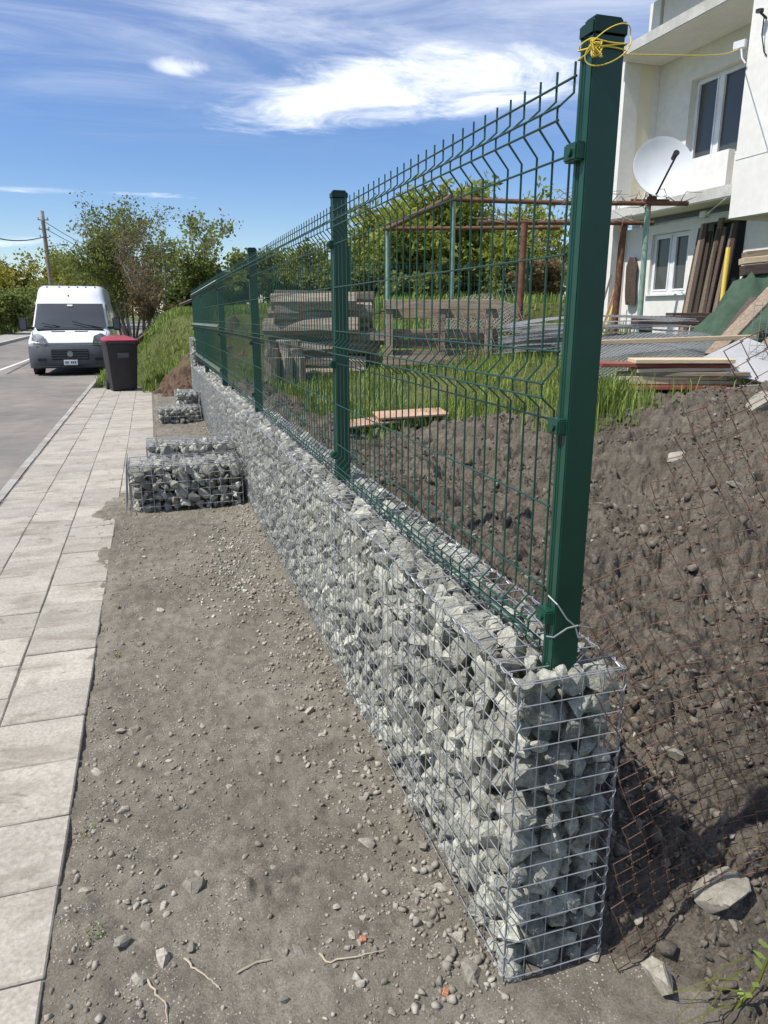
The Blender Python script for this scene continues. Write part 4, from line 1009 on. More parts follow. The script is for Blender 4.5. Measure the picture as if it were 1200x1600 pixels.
for k in range(3):
    mesh_sheet('mesh_bundle', ['pale mesh bundle lying behind the pallet, left one', 'pale mesh bundle behind the pallet, middle one', 'dark mesh bundle sagging at the right end of the pallet'][k],
               (3.65 + .22 * k, 8.45 - .12 * k, float(yz(3.8, 8.4)) + .46 - .10 * k), (R(40), R(-12 + 8 * k), -.3), .9, .55, .05, .006, 'bark_pale' if k < 2 else 'rust', sag=.12, seed=20 + k, group='mesh bundles behind the pallet', diag=True, warp=.05)
mesh_sheet('mesh_sheet', 'thin rusty mesh sheet sagging in front of the pallet', (3.42, 7.52, float(yz(3.4, 7.5)) + .36), (R(72), R(-20), -.3), 1.1, .62, .075, .0028, 'galv', sag=.05, seed=33)
# boards in a low stack in front of the mesh pile
bz = float(yard_z(3.7, 4.85)) + .03
stack = [('wood_red', 1.10, 0.12, 0, 'red painted board at the bottom of the low stack'), ('wood_pale', 1.05, .13, .03, 'second pale board up in the low board stack'), ('wood_pale', 1.0, .14, -.05, 'third pale board up in the low board stack'),
         ('wood', 1.15, .13, .02, 'fourth grey board up in the low board stack'), ('wood_pale', .95, .14, .05, 'fifth pale board up in the low board stack'), ('wood_red', 1.2, .12, -.12, 'reddish sixth board up in the low board stack'), ('wood_pale', .9, .14, .0, 'topmost pale board of the low board stack')]
for k, (m_, L, wd, ox, lab) in enumerate(stack):
    o = MB().box((0, 0, 0), (L * .82, wd * 1.6, .030)).build('board', M[m_], bevel=.003); o.location = (3.86 + ox, 4.72 + .03 * (k % 3), bz + .033 * k + .03); o.rotation_euler = (R(r3.uniform(-2, 2)), R(r3.uniform(-1.2, 1.2)), -.36 + R(r3.uniform(-5, 5))); tag(o, lab, 'board', 'boards in the low stack')
for k in range(3):
    mesh_sheet('mesh_sheet', ['grey mesh sheet lying just behind the low board stack', 'middle grey mesh sheet on the heap behind boards', 'upper grey mesh sheet on the heap behind boards'][k], (4.15, 5.35 + .1 * k, bz + .16 + .09 * k), (R(8), R(-3), -.34), 1.5, .75, .05, .003, 'galv', sag=.06, seed=50 + k, diag=True, warp=.015, group='mesh sheets behind the low board stack')
o = MB().box((0, 0, 0), (1.35, .10, .035)).build('board', M['wood_pale'], bevel=.003); o.location = (3.95, 5.0, bz + .37); o.rotation_euler = (0, R(-2), -.33); tag(o, 'long pale lath lying over the grey mesh heap', 'board')
# grey fibre sheet sloping to the right
o = MB().prism([(-.32, -.15), (.30, -.26), (.46, .10), (.02, .24)], 'z', -.008, .008).build('fibre_sheet', M['fibre'], bevel=.002); o.location = (4.32, 4.62, bz + .25); o.rotation_euler = (R(38), R(10), -.62); tag(o, 'light grey fibre cement sheet tilted on the board stack', 'sheet')
# weathered planks leaning over to the right with dark edge
lean = [((4.35, 4.95, bz + .25), (5.05, 5.1, bz + .78), .14, 'wood', 'grey weathered plank leaning steeply right of the fibre sheet'), ((4.55, 4.75, bz + .20), (5.20, 4.8, bz + .66), .16, 'wood', 'broad weathered plank leaning lower against the tarp heap'),
        ((4.62, 4.55, bz + .1), (5.3, 4.45, bz + .45), .12, 'wood_pale', 'short pale plank leaning at the right edge of the heap'), ((4.45, 5.05, bz + .28), (4.95, 5.22, bz + .70), .06, 'wood_dark', 'thin dark plank between the leaning grey planks'),
        ((4.7, 4.35, bz - .02), (5.6, 4.0, bz + .12), .12, 'wood_red', 'reddish plank lying low at the right edge'), ((4.65, 4.5, bz + .02), (5.7, 4.2, bz + .3), .10, 'wood_dark', 'dark plank lying low under the leaning planks')]
for a, b, wd, m_, lab in lean:
    o = MB().beam((0, 0, 0), Vector(b) - Vector(a), wd, .03).build('plank', M[m_], bevel=.003); o.location = a; tag(o, lab, 'plank')
mesh_sheet('welded_mesh', 'bright welded mesh sheet standing at the right edge before the planks', (4.72, 4.30, bz + .30), (R(80), 0, -.75), .9, .72, .05, .0022, 'galv', seed=71, warp=.01)
mesh_sheet('welded_mesh', 'bright welded mesh corner lying flat on the soil by the boards', (4.25, 4.25, bz + .03), (R(12), R(-4), -.9), .55, .45, .05, .0022, 'galv', seed=72, warp=.01)
# green shade net heaped over something, planks on its top
X, Y = np.meshgrid(np.linspace(-1, 1, 46), np.linspace(-1, 1, 40), indexing='ij'); rad = np.sqrt((X * .95) ** 2 + (Y) ** 2)
Z = .95 * (1 - sm(.18, 1.0, rad)) * (1 + .12 * fbm(X * 2, Y * 2, 3, seed=61)) + .11 * fbm(X * 3.2 + .5 * Y, Y * 3.2, 4, seed=62, ridged=True) * (1 - .5 * rad)
V = np.stack([X * 1.0, Y * .75, Z * .93], -1).reshape(-1, 3); I = np.arange(X.size).reshape(X.shape); F = np.stack([I[:-1, :-1], I[1:, :-1], I[1:, 1:], I[:-1, 1:]], -1).reshape(-1, 4)
o = link(bpy.data.objects.new('shade_net', np_mesh('shade_net', V, F, M['tarp'], True))); o.location = (5.50, 5.55, float(yz(5.5, 5.5)) - .04); o.rotation_euler = (0, 0, -.6); tag(o, 'green shade net draped over a heap near the house', 'net')
for k, (x, y, z, L, m_, lab) in enumerate(((5.45, 5.45, 1.88, .9, 'wood_dark', 'lowest dark beam on top of the green net heap'), (5.48, 5.47, 1.965, .95, 'wood_pale', 'pale plank in the middle on top of the green net heap'), (5.50, 5.5, 2.02, .9, 'wood', 'grey top plank over the green net heap'))):
    o = MB().box((0, 0, 0), (L, .22, .055 if k else .09)).build('plank', M[m_], bevel=.004); o.location = (x + .15, y, z); o.rotation_euler = (0, R(-5), -.55); tag(o, lab, 'plank', 'planks on the net heap')
o = MB().tube([(0, 0, 0), (.02, .02, 1.0)], .02, 8).build('yellow_pole', M['string'], smooth=True); o.location = (5.12, 5.78, 1.05); tag(o, 'short yellow pole propping the planks by the net heap', 'pole')
# bench plank
bn = thing('bench', 'low dark wooden bench in front of the house wall', 'bench', (6.25, 7.75, float(yz(6.25, 7.75)) - .02), -.30)
z_ = 1.40 - float(yz(6.25, 7.75))
MB().box((-.02, 0, z_ + .0), (1.05, .26, .11)).build('seat', M['wood_dark'], bn, bevel=.006)
MB().box((.18, .0, z_ + .075), (.62, .22, .035)).build('top_plank', M['wood_dark'], bn, bevel=.004)
for s in (-.40, .36): MB().box((s, 0, z_ / 2 - .03), (.09, .22, z_ - .05)).build('leg', M['wood_dark'], bn, bevel=.004)
# jacket and tools at the house corner
jk = MB(); pts = []
for k in range(7):
    z = k / 6; wdt = (.13, .15, .15, .14, .15, .15, .06)[k]; jk_c = .05 * math.sin(z * 2.2)
    for a in range(8): t_ = 2 * math.pi * a / 8; jk.v.append((wdt * math.cos(t_) + jk_c, .05 * math.sin(t_), .75 - .75 * (1 - z)))
for k in range(6):
    for a in range(8): jk.f.append((k * 8 + a, k * 8 + (a + 1) % 8, (k + 1) * 8 + (a + 1) % 8, (k + 1) * 8 + a))
o = jk.build('jacket', M['wood_dark'], smooth=True); o.location = (8.83, 12.38, 1.62); o.rotation_euler = (0, 0, R(90)); o.scale = (1.1, 1.0, 1.15); tag(o, 'dark jacket hanging on the house wall left of the lower window', 'jacket')
for k, (x, y, c, lab) in enumerate(((8.42, 12.5, 'string', 'yellow tool handle leaning on the house wall'), (8.44, 12.62, 'brick', 'orange tool handle leaning on the house wall'), (8.40, 12.78, 'wood', 'wooden stake leaning at the house corner'))):
    o = MB().tube([(-.25, 0, 0), (.08, .05, .95 + .1 * k)], .018, 7).build('tool_handle', M[c], smooth=True); o.location = (x - .02, y - .3, FLOOR); tag(o, lab, 'tool')
# ================================================================== VAN
VY, VX = 21.25, -2.05; VZ = float(road_z(22)) - .085
van = thing('parked_van', 'white panel van with grey bumper parked at the kerb', 'van', (VX, VY, VZ))
# side profile from bumper top over bonnet, windscreen, forehead, roof to the rear (y back, z)
prof = [(.10, .78), (.07, .86), (.16, .95), (.42, 1.07), (.74, 1.17), (.80, 1.19), (1.10, 1.52), (1.40, 1.87), (1.44, 1.90), (1.62, 2.10), (1.80, 2.27), (1.98, 2.34), (2.3, 2.37), (3.6, 2.40), (5.2, 2.38), (5.36, 2.30), (5.42, 1.2), (5.42, .45)]
def hw(z): return float(np.interp(z, [.3, .9, 1.15, 1.5, 1.9, 2.25, 2.42], [1.02, 1.02, 1.0, .955, .905, .86, .84]))
US = [-1, -.985, -.95, -.86, -.6, -.3, 0, .3, .6, .86, .95, .985, 1]
def bulge(u):                                  # plan-view rounding of the nose, and roof-edge rounding
    a = abs(u); return .13 * a ** 3 + (.09 * ((a - .86) / .14) ** 2 if a > .86 else 0)
mb = MB(); n_u = len(US)
for i, (y, z) in enumerate(prof):
    front = 1.0 if y < 1.5 else max(0, (2.4 - y) / .9)
    for u in US:
        a = abs(u); dz_ = (.085 * ((a - .86) / .14) ** 2 if a > .86 else 0) * (1 if z > 2.0 and y < 5.3 else .35 if y < 1.0 else .0)
        mb.v.append((u * hw(z), y + bulge(u) * front, z - dz_))
for i in range(len(prof) - 1):
    for k in range(n_u - 1): mb.f.append((i * n_u + k, i * n_u + k + 1, (i + 1) * n_u + k + 1, (i + 1) * n_u + k))
for k, s in ((0, -1), (n_u - 1, 1)):           # body sides
    top = [i * n_u + k for i in range(len(prof))]; b0 = len(mb.v)
    for i in top:
        x, y, z = mb.v[i]; mb.v.append((s * 1.02, y, min(z, .95)))
    b1_ = len(mb.v)
    for i in top:
        x, y, z = mb.v[i]; mb.v.append((s * 1.0, y, .36))
    for j in range(len(top) - 1):
        mb.f.append((top[j], top[j + 1], b0 + j + 1, b0 + j)); mb.f.append((b0 + j, b0 + j + 1, b1_ + j + 1, b1_ + j))
mb.build('body', M['carwhite'], van, smooth=True)
MB().bx(-.95, .95, .3, 5.35, .30, .40).build('underbody', M['dark'], van)
# bumper: grey lower nose
mb = MB(); bz_ = [(.04, .20), (-.02, .30), (-.05, .48), (-.03, .64), (.02, .76), (.10, .79)]
for (y, z) in bz_:
    for u in US: mb.v.append((u * 1.035, y + bulge(u) * 1.15, z))
for i in range(len(bz_) - 1):
    for k in range(n_u - 1): mb.f.append((i * n_u + k, i * n_u + k + 1, (i + 1) * n_u + k + 1, (i + 1) * n_u + k))
for k, s in ((0, -1), (n_u - 1, 1)):
    b0 = len(mb.v)
    for i in range(len(bz_)): x, y, z = mb.v[i * n_u + k]; mb.v.append((x, .62, z))
    for i in range(len(bz_) - 1): mb.f.append((i * n_u + k, (i + 1) * n_u + k, b0 + i + 1, b0 + i))
bum = mb.build('bumper', M['cargrey'], van, smooth=True)
for s in (-1, 1): MB().box((s * .70, -.005, .43), (.20, .05, .07), rz=s * .12).build('vent', M['dark'], bum)
MB().box((0, -.045, .235), (1.5, .04, .05)).build('lower_lip', M['dark'], bum, bevel=.01)
gr = MB().bx(-.46, .46, -.052, -.03, .42, .70).build('grille', M['dark'], van, bevel=.02)
for z in (.47, .535, .60, .655): MB().bx(-.44, .44, -.070, -.050, z - .011, z + .011).build('slat', M['cargrey'], gr)
MB().disc((0, -.075, .575), .075, (0, 1, 0), .02, 20).build('emblem', M['rim'], gr)
pltm = MB().bx(-.17, .17, -.085, -.062, .285, .42).build('licence_plate', M['pvc'], van, bevel=.006)
for k in range(6):
    if k != 2: MB().bx(-.135 + k * .046, -.105 + k * .046, -.088, -.0845, .325, .385).build('plate_mark', M['cargrey'], pltm)
for s in (-1, 1):
    p = [(s * .56, .115, .80), (s * .62, .12, 1.03), (s * .80, .26, 1.10), (s * .93, .33, 1.02), (s * .965, .29, .80)]
    q = [(x * .99, y + .10, z) for x, y, z in p]; p2 = [(x, y - .06, z) for x, y, z in p]
    mb = MB(); mb.poly(p2 + q, [(0, 1, 2, 3, 4), (9, 8, 7, 6, 5)] + [(i, (i + 1) % 5, 5 + (i + 1) % 5, 5 + i) for i in range(5)])
    hl = mb.build('headlight', M['lamp'], van, bevel=.012, seg=2)
    MB().disc((s * .74, .155, .90), .055, (0, 1, 0), .03, 16).build('reflector_bowl', M['rim'], hl)
# windscreen follows the nose
mb = MB(); us2 = [-.965, -.86, -.6, -.3, 0, .3, .6, .86, .965]; wp = [(.815, 1.225), (1.10, 1.535), (1.385, 1.865)]
for (y, z) in wp:
    for u in us2: mb.v.append((u * hw(z) * .965, y + bulge(u * .93) - .018, z + .006))
for i in range(2):
    for k in range(8): mb.f.append((i * 9 + k, i * 9 + k + 1, (i + 1) * 9 + k + 1, (i + 1) * 9 + k))
ws = mb.build('windscreen', M['carglass'], van, smooth=True)
MB().box((0, 1.30, 1.815), (.14, .03, .05), rx=R(-40)).build('rear_view_mirror', M['pvc'], ws)
for x0, x1 in ((-.72, -.15), (.05, .78)):
    MB().tube([(x0, .87, 1.36 if x0 < -.5 else 1.40), ((x0 + x1) / 2, .80, 1.30), (x1, .80 + .05, 1.225)], .014, 5).build('wiper', M['dark'], van)
MB().bx(-.84, .84, .72, .83, 1.168, 1.20).build('scuttle', M['dark'], van)
for s in (-1, 1):
    mr = MB().box((s * 1.19, .98, 1.33), (.20, .14, .36)).build('side_mirror', M['dark'], van, bevel=.03, seg=3)
    MB().box((s * 1.03, 1.02, 1.22), (.18, .07, .07)).build('mirror_arm', M['dark'], mr)
    MB().box((s * 1.19, .905, 1.33), (.15, .012, .28)).build('housing_rib', M['cargrey'], mr)
    x = s * .975; mb = MB(); mb.poly([(x + s * .012, 1.10, 1.28), (x + s * .012, 2.05, 1.28), (x - s * .06, 2.05, 1.86), (x - s * .06, 1.55, 1.86)], [(0, 1, 2, 3)]); mb.build('side_window', M['carglass'], van)
    for yw in (.95, 4.45):
        wh = thing('wheel_tmp', None, None) if False else None
        pr_ = [(.20, -.105), (.30, -.115), (.335, -.09), (.342, 0), (.335, .09), (.30, .115), (.20, .105)]
        mbt = MB(); mbt.lathe(pr_ + [pr_[0]], (s * .90, yw, .342 - .01), 28, Matrix.Rotation(R(90), 3, 'Y')); ty = mbt.build('wheel', M['tyre'], van, smooth=True)
        mbr = MB(); mbr.disc((s * .93, yw, .332), .205, (1, 0, 0), .14, 24); mbr.build('rim', M['rim'], ty, smooth=True)
    mb = MB(); mb.disc((s * .96, .95, .36), .40, (1, 0, 0), .13, 28); mb.build('wheel_arch', M['dark'], van)
for x in (-.6, -.28, -.03, .2, .42, .66): MB().box((x, 1.90 + .13 * abs(x) ** 3, 2.325), (.035, .04, .03)).build('roof_stud', M['cargrey'], van)
MB().tube([(-.93, .60, 1.12), (-.90, .20, .97), (-.86, .085, .83), (0, -.025 + .05, .825), (.86, .085, .83), (.90, .20, .97), (.93, .60, 1.12)], .008, 4).build('bonnet_seam', M['dark'], van)
for x in (-.5, .08): MB().box((x + .2, .60, 1.142), (.34, .03, .012), rx=R(20)).build('intake_slot', M['cargrey'], van)
MB().disc((-.04, 1.60, 2.085), .02, (0, -.7, .7), .02, 10).build('camera_bead', M['dark'], van)

# ================================================================== WHEELIE BIN
bx_, by_ = -.60, 15.75; bzz = float(road_z(by_)) + .01
wb = thing('wheelie_bin', 'black wheelie bin with a red lid on the pavement', 'wheelie bin', (bx_, by_, bzz), R(12))
mb = MB(); lv = [(0.02, .23, .24), (.10, .235, .255), (.86, .285, .34), (.90, .30, .355), (.96, .30, .355)]
for z, a, b in lv:
    for (sx, sy) in ((-1, -1), (-.8, -1.06), (.8, -1.06), (1, -1), (1.04, -.8), (1.04, .8), (1, 1), (-1, 1), (-1.04, .8), (-1.04, -.8)): mb.v.append((sx * a, sy * b, z))
for i in range(len(lv) - 1):
    for k in range(10): mb.f.append((i * 10 + k, i * 10 + (k + 1) % 10, (i + 1) * 10 + (k + 1) % 10, (i + 1) * 10 + k))
mb.f.append(tuple(range(10))[::-1]); mb.build('bin_body', M['bin'], wb, smooth=True)
mb = MB(); ll = [(.955, .315, .37), (.985, .32, .375), (1.01, .30, .35), (1.035, .22, .26), (1.04, .10, .12)]
for z, a, b in ll:
    for k in range(20):
        t_ = 2 * math.pi * k / 20; c_, s_ = math.cos(t_), math.sin(t_); mb.v.append((a * math.copysign(abs(c_) ** .35, c_), b * math.copysign(abs(s_) ** .35, s_), z + .03 * (s_ if z > 1 else 0)))
for i in range(len(ll) - 1):
    for k in range(20): mb.f.append((i * 20 + k, i * 20 + (k + 1) % 20, (i + 1) * 20 + (k + 1) % 20, (i + 1) * 20 + k))
mb.f.append(tuple(range(20))[::-1]); mb.f.append(tuple(range(80, 100))); mb.build('lid', M['binlid'], wb, smooth=True)
MB().tube([(-.22, .40, .95), (-.22, .44, .97), (.22, .44, .97), (.22, .40, .95)], .018, 8).build('handle', M['bin'], wb)
MB().box((0, .38, .93), (.5, .08, .07)).build('hinge_bar', M['bin'], wb, bevel=.01)
for s in (-1, 1):
    w_ = MB().disc((s * .255, .24, .095), .10, (1, 0, 0), .05, 22).build('wheel', M['tyre'], wb); MB().disc((s * .262, .24, .095), .055, (1, 0, 0), .05, 16).build('hub', M['cargrey'], w_)
MB().tube([(-.25, .24, .095), (.25, .24, .095)], .014, 8).build('axle', M['rim'], wb)
MB().box((0, -.375, .925), (.50, .03, .045)).build('front_lip', M['bin'], wb, bevel=.008)
MB().box((0, -.355, .70), (.22, .012, .10), rx=R(6)).build('embossed_panel', M['cargrey'], wb, bevel=.004)
for k, xx in enumerate((-.16, 0, .16)): MB().box((xx, -.262, .45), (.012, .012, .62), rx=R(7)).build('body_rib', M['bin'], wb)

# rail planks lying on the bank, a leaning bent signpost, the pole with wires
o = MB().beam((0, 0, 0), (.78, 1.2, .46), .05, .12).build('timber_rail', M['wood_dark'], bevel=.005); o.location = (-.28, 17.6, float(land_z(-.28, 17.6)) + .16); tag(o, 'dark timber rail sloping up the grass bank behind the bin', 'rail')
o = MB().beam((0, 0, 0), (.55, .8, .22), .05, .07).build('timber_rail', M['wood'], bevel=.005); o.location = (.75, 19.0, float(land_z(.9, 19.2)) + .20); tag(o, 'short thin timber rail higher on the grass bank', 'rail')
sp = thing('bent_post', 'bent grey steel post beside the road behind the bin', 'post', (-.70, 25.0, float(land_z(-.7, 25))))
mb = MB(); mb.tube([(-.35, -.05, .42), (-.30, -.04, .50), (-.05, 0, .58), (.05, 0, .62), (.12, 0, .85), (.06, .0, 1.35)], .05, 8); mb.build('pipe', M['rim'], sp, smooth=True)
MB().tube([(.12, 0, -.1), (.05, 0, 1.75)], .04, 8).build('stake', M['wood_dark'], sp)
up = thing('utility_pole', 'wooden utility pole rising behind the parked van', 'utility pole', (-7.0, 66.0, float(land_z(-7, 66)) - .3)); PB = Vector(up.location)
mb = MB(); mb.tube([(-.20, 0, 0), (-.23, 0, 4.6), (-.28, 0, 9.1)], [.19, .165, .14], 12); mb.build('shaft', M['polewood'], up, smooth=True)
MB().disc((-.27, 0, 8.9), .155, (0, 0, 1), .7, 12).build('pole_top', M['concrete'], up)
for z in (8.6, 7.9, 7.3):
    a = MB().box((-.25, -.05, z), (.8 if z > 7.5 else .5, .08, .08)).build('bracket', M['rim'], up)
    for s in (-1, 1): MB().disc((-.25 + s * .34, -.05, z + .1), .05, (0, 0, 1), .16, 10).build('insulator', M['concrete'], a)
lampa = MB().tube([(-.2, 0, 6.6), (.6, -.1, 6.75), (1.0, -.1, 6.8)], .04, 6).build('lamp_arm', M['rim'], up); MB().box((1.15, -.1, 6.78), (.5, .18, .10)).build('lamp_head', M['dark'], lampa, bevel=.02)
def cable(label, a, b, sag, r):
    a, b = Vector(a), Vector(b); mb = MB(); mb.tube([(b - a) * (k / 20) - Vector((0, 0, sag * math.sin(math.pi * k / 20))) for k in range(21)], r, 5)
    o = mb.build('overhead_cable', M['cable'], smooth=True); o.location = a; return tag(o, label, 'cable')
P0 = PB + Vector((-.25, 0, 7.35))
cable('thick black overhead cable sagging from the left to the pole', P0, (-8.5, 22, 6.8), 1.6, .035)
cable('upper thin overhead wire running right from the pole behind trees', P0 + Vector((.1, 0, 1.1)), (-2.0, 112, 9.8), 1.0, .025)
cable('lower thin overhead wire running right from the pole behind trees', P0 + Vector((.1, 0, .6)), (-1.0, 112, 9.0), 1.0, .025)

# ================================================================== TREES
def leaf_cloud(P, N, size, rgx, elong=1.6):
    """one small bent leaf (2 triangles) per point"""
    n = len(P); d = rgx.normal(size=(n, 3)); d /= np.linalg.norm(d, axis=1)[:, None]; d = d + N; d /= np.linalg.norm(d, axis=1)[:, None]
    a = np.cross(d, rgx.normal(size=(n, 3))); a /= np.linalg.norm(a, axis=1)[:, None] + 1e-9; s = size * rgx.uniform(.6, 1.35, n)[:, None]
    p0 = P - a * s * .5; p1 = P + d * s * elong * .5 + np.cross(a, d) * s * .15; p2 = P + a * s * .5; p3 = P - d * s * elong * .5
    V = np.stack([p0, p1, p2, p3], 1).reshape(-1, 3); b = np.arange(n)[:, None] * 4
    return V, np.concatenate([b + [0, 1, 3], b + [1, 2, 3]], 0)
def tree(label, base, height, spread, leafmat_, nleaf, leaf, seed, stems=1, bark='bark', droop=0.0, bare=0.0, lean=(0, 0), up=.55, group=None, name='tree', start=.25, cluster=.28, depth=4, cat='tree', thick=1.0):
    q = random.Random(seed); rgx = np.random.default_rng(seed); tips = []; mb = MB(); cnt = [0]
    def grow(p, d, L, r, lev):
        pts = [p]; rs = [r]; seg = 4 if lev < 2 else 3
        for s in range(seg):
            d = (d + Vector((q.uniform(-.22, .22), q.uniform(-.22, .22), q.uniform(-.12, .16) * up - droop * lev * .12))).normalized()
            p = p + d * (L / seg); pts.append(p); rs.append(r * (1 - .62 * (s + 1) / seg))
            if lev >= 1: tips.append((p, lev))
            if lev < depth - 1 and (lev > 0 or (s + 1) / seg > start):
                for _ in range(q.choice([1, 2, 2]) if lev == 0 else q.choice([1, 1, 2])):
                    a = q.uniform(0, 6.28); side = Vector((math.cos(a), math.sin(a), q.uniform(.05, .9) * up)).normalized()
                    nd = (d * q.uniform(.35, .8) + side * q.uniform(.6, 1.0)).normalized()
                    if cnt[0] < 420: cnt[0] += 1; grow(p, nd, L * q.uniform(.42, .66) * (spread if lev == 0 else 1), rs[-1] * .62 + .003, lev + 1)
        mb.tube(pts, [x * thick for x in rs], 6 if lev < 2 else 4, caps=False)
    t = thing(name, label, cat, base, q.uniform(0, 6), group)
    for s in range(stems):
        a = 2 * math.pi * s / stems + q.uniform(-.4, .4); off = Vector((math.cos(a), math.sin(a), 0)) * (.0 if stems == 1 else .18 * height / 4)
        d0 = Vector((lean[0] + (math.cos(a) * .35 if stems > 1 else 0), lean[1] + (math.sin(a) * .35 if stems > 1 else 0), 1)).normalized()
        grow(off - Vector((0, 0, .15)), d0, height * (.62 if stems == 1 else q.uniform(.5, .75)), .022 * height / (1 if stems == 1 else 1.8), 0)
    top_ = max(p.z for p, l in tips); sc_ = height / (top_ + .10 * height); mb.v = [tuple(c * sc_ for c in v) for v in mb.v]; tips = [(p * sc_, l) for p, l in tips]
    mb.build('trunk', M[bark], t, smooth=True)
    trunk_o = mb
    T = np.array([tuple(p) for p, l in tips if l >= 1]); w = np.array([.4 if l == 1 else 1.0 for p, l in tips if l >= 1])
    zmin = T[:, 2].min(); zr = np.ptp(T[:, 2]) + 1e-6
    k = rgx.choice(len(T), nleaf, p=w / w.sum()); cl = cluster * .62 * height / 5
    keepc = rgx.uniform(0, 1, len(T)) > bare; k = k[keepc[k]]
    P = T[k] + np.clip(rgx.normal(size=(len(k), 3)), -1.5, 1.5) * cl * np.array([1, 1, .8]); P[:, 2] -= droop * np.abs(rgx.normal(size=len(k))) * cl * 2.2
    V, F = leaf_cloud(P, np.array([0, 0, -.9 * droop]), leaf, rgx, 1.6 + 2 * droop)
    rv = np.tile(rgx.uniform(0, 1, len(P)), 2)
    # clumps share a tone so that light and dark masses read
    rv = np.tile((np.sin(k * 12.9898) * 43758.5453) % 1 * .6 + rgx.uniform(0, .4, len(P)), 2)
    link(bpy.data.objects.new('crown', np_mesh('crown', V, F, M[leafmat_], False, rv)), t)
    return t
def at(pxx, d):                                # ground spot at bearing of a picture column and depth d
    a = math.atan((pxx - 600) / 1175) + R(17.43); D = d / math.cos(a - R(17.43)); x, y = D * math.sin(a), D * math.cos(a); return (x, y, float(land_z(x, y)) - .1)
G1, G2, G3 = 'trees on the bank beyond the wall', 'trees across the bend of the road', 'trees behind the back of the yard'
def hh(d, row, base): return CAM_H + (489 - row) * d / 1175 - base       # height of a tree whose top shows at a picture row
def T_(label, pxx, d, row, sp, lm, nl, lf, seed, **kw):
    b = at(pxx, d); return tree(label, b, max(1.5, hh(d, row, b[2])), sp, lm, nl, lf, seed, **kw)
T_('tall leafy green tree standing right behind the van', 214, 33, 297, .62, 'leaf_a', 14000, .075, 1, stems=4, group=G1, cluster=.30)
T_('dense lower green tree behind the van and the bin', 196, 37, 350, .8, 'leaf_a', 13000, .085, 2, stems=4, group=G1, cluster=.34)
T_('bare stemmed brown thicket on the bank above the grass', 250, 30, 325, .7, 'leaf_brown', 2600, .06, 3, stems=8, bark='bark_pale', group=G1, bare=.35, up=.95, thick=.75)
T_('pale stemmed bush with thin leaves in the middle of the thicket', 283, 31, 345, .7, 'leaf_a', 3200, .07, 4, stems=8, bark='bark_pale', group=G1, bare=.4, up=.95, thick=.75)
T_('olive leafy shrub filling the thicket behind the far posts', 318, 29, 385, 1.0, 'leaf_a', 6500, .08, 5, stems=6, group=G1)
T_('slender tree leaning right with sparse leafy top', 322, 30, 318, .55, 'leaf_a', 2000, .09, 6, stems=2, lean=(.22, -.05), group=G1, bare=.35, bark='bark_pale', thick=.8)
T_('brown twiggy bush low on the bank top', 238, 28, 415, 1.0, 'leaf_brown', 1300, .07, 7, stems=6, group=G1, up=.8)
T_('low green undergrowth bush at the foot of the thicket', 285, 29, 430, 1.3, 'leaf_dark', 3800, .09, 13, stems=6, group=G1, start=.05, cluster=.5, name='bush', cat='bush')
T_('yellow green willow left of the utility pole', 50, 72, 405, 1.3, 'leaf_yellow', 6500, .20, 8, stems=3, group=G2, cluster=.42)
T_('broad yellow green willow right behind the utility pole', 100, 76, 388, 1.3, 'leaf_yellow', 8000, .20, 9, stems=4, group=G2, cluster=.44)
T_('third yellow green willow beside the leafy green tree', 148, 70, 400, 1.3, 'leaf_yellow', 6000, .20, 10, stems=3, group=G2, cluster=.42)
T_('thin grey branched tree rising above the willows', 138, 84, 378, .8, 'leaf_a', 1600, .18, 11, stems=5, bark='bark_pale', group=G2, bare=.45, up=.9)
T_('bare purple grey tree at the left picture edge', 5, 80, 385, .8, 'leaf_brown', 900, .16, 12, stems=5, bark='bark', group=G2, bare=.5, up=.9)
for k, (pxx, d, row) in enumerate(((-25, 52, 440), (12, 50, 445), (45, 56, 432), (165, 64, 430), (-70, 48, 430))):
    T_(['dark green hedge bush at the far left edge', 'dark green bush beside the far pavement', 'dark green bush left of the parked van', 'dark green bush at the bend right of the van', 'dark green bush outside left of the picture'][k], pxx, d, row, 1.4, 'leaf_a', 4200, .15, 30 + k, stems=5, group='dark bushes along the far pavement', name='bush', cluster=.5, start=.05, cat='bush')
T_('large spring green willow behind the pallet', 655, 27, 292, 1.2, 'leaf_willow', 11000, .10, 50, stems=3, group=G3, droop=.5, cluster=.42)
T_('tallest spring green willow behind the pergola posts', 738, 26, 276, 1.1, 'leaf_willow', 12000, .10, 51, stems=3, group=G3, droop=.5, cluster=.42)
T_('spring green willow right of the pergola post', 808, 28, 296, 1.0, 'leaf_willow', 8000, .10, 52, stems=3, group=G3, droop=.4, cluster=.40)
T_('shorter green tree behind the second fence post', 575, 30, 345, 1.2, 'leaf_willow', 7500, .11, 53, stems=4, group=G3, cluster=.42)
T_('green tree behind the log pile', 490, 33, 375, 1.3, 'leaf_a', 7500, .11, 54, stems=4, group=G3, cluster=.44)
T_('green tree behind the third fence post', 415, 36, 382, 1.3, 'leaf_a', 7000, .12, 55, stems=4, group=G3, cluster=.46)
T_('bare twiggy tree between the pergola and the house', 868, 24, 335, .7, 'leaf_willow', 900, .07, 56, stems=5, bark='bark_pale', group=G3, bare=.4, up=.95, thick=.7)
T_('low brown thicket right behind the far fence', 850, 22, 400, 1.1, 'leaf_brown', 3000, .08, 57, stems=6, group=G3, name='bush', cat='bush')
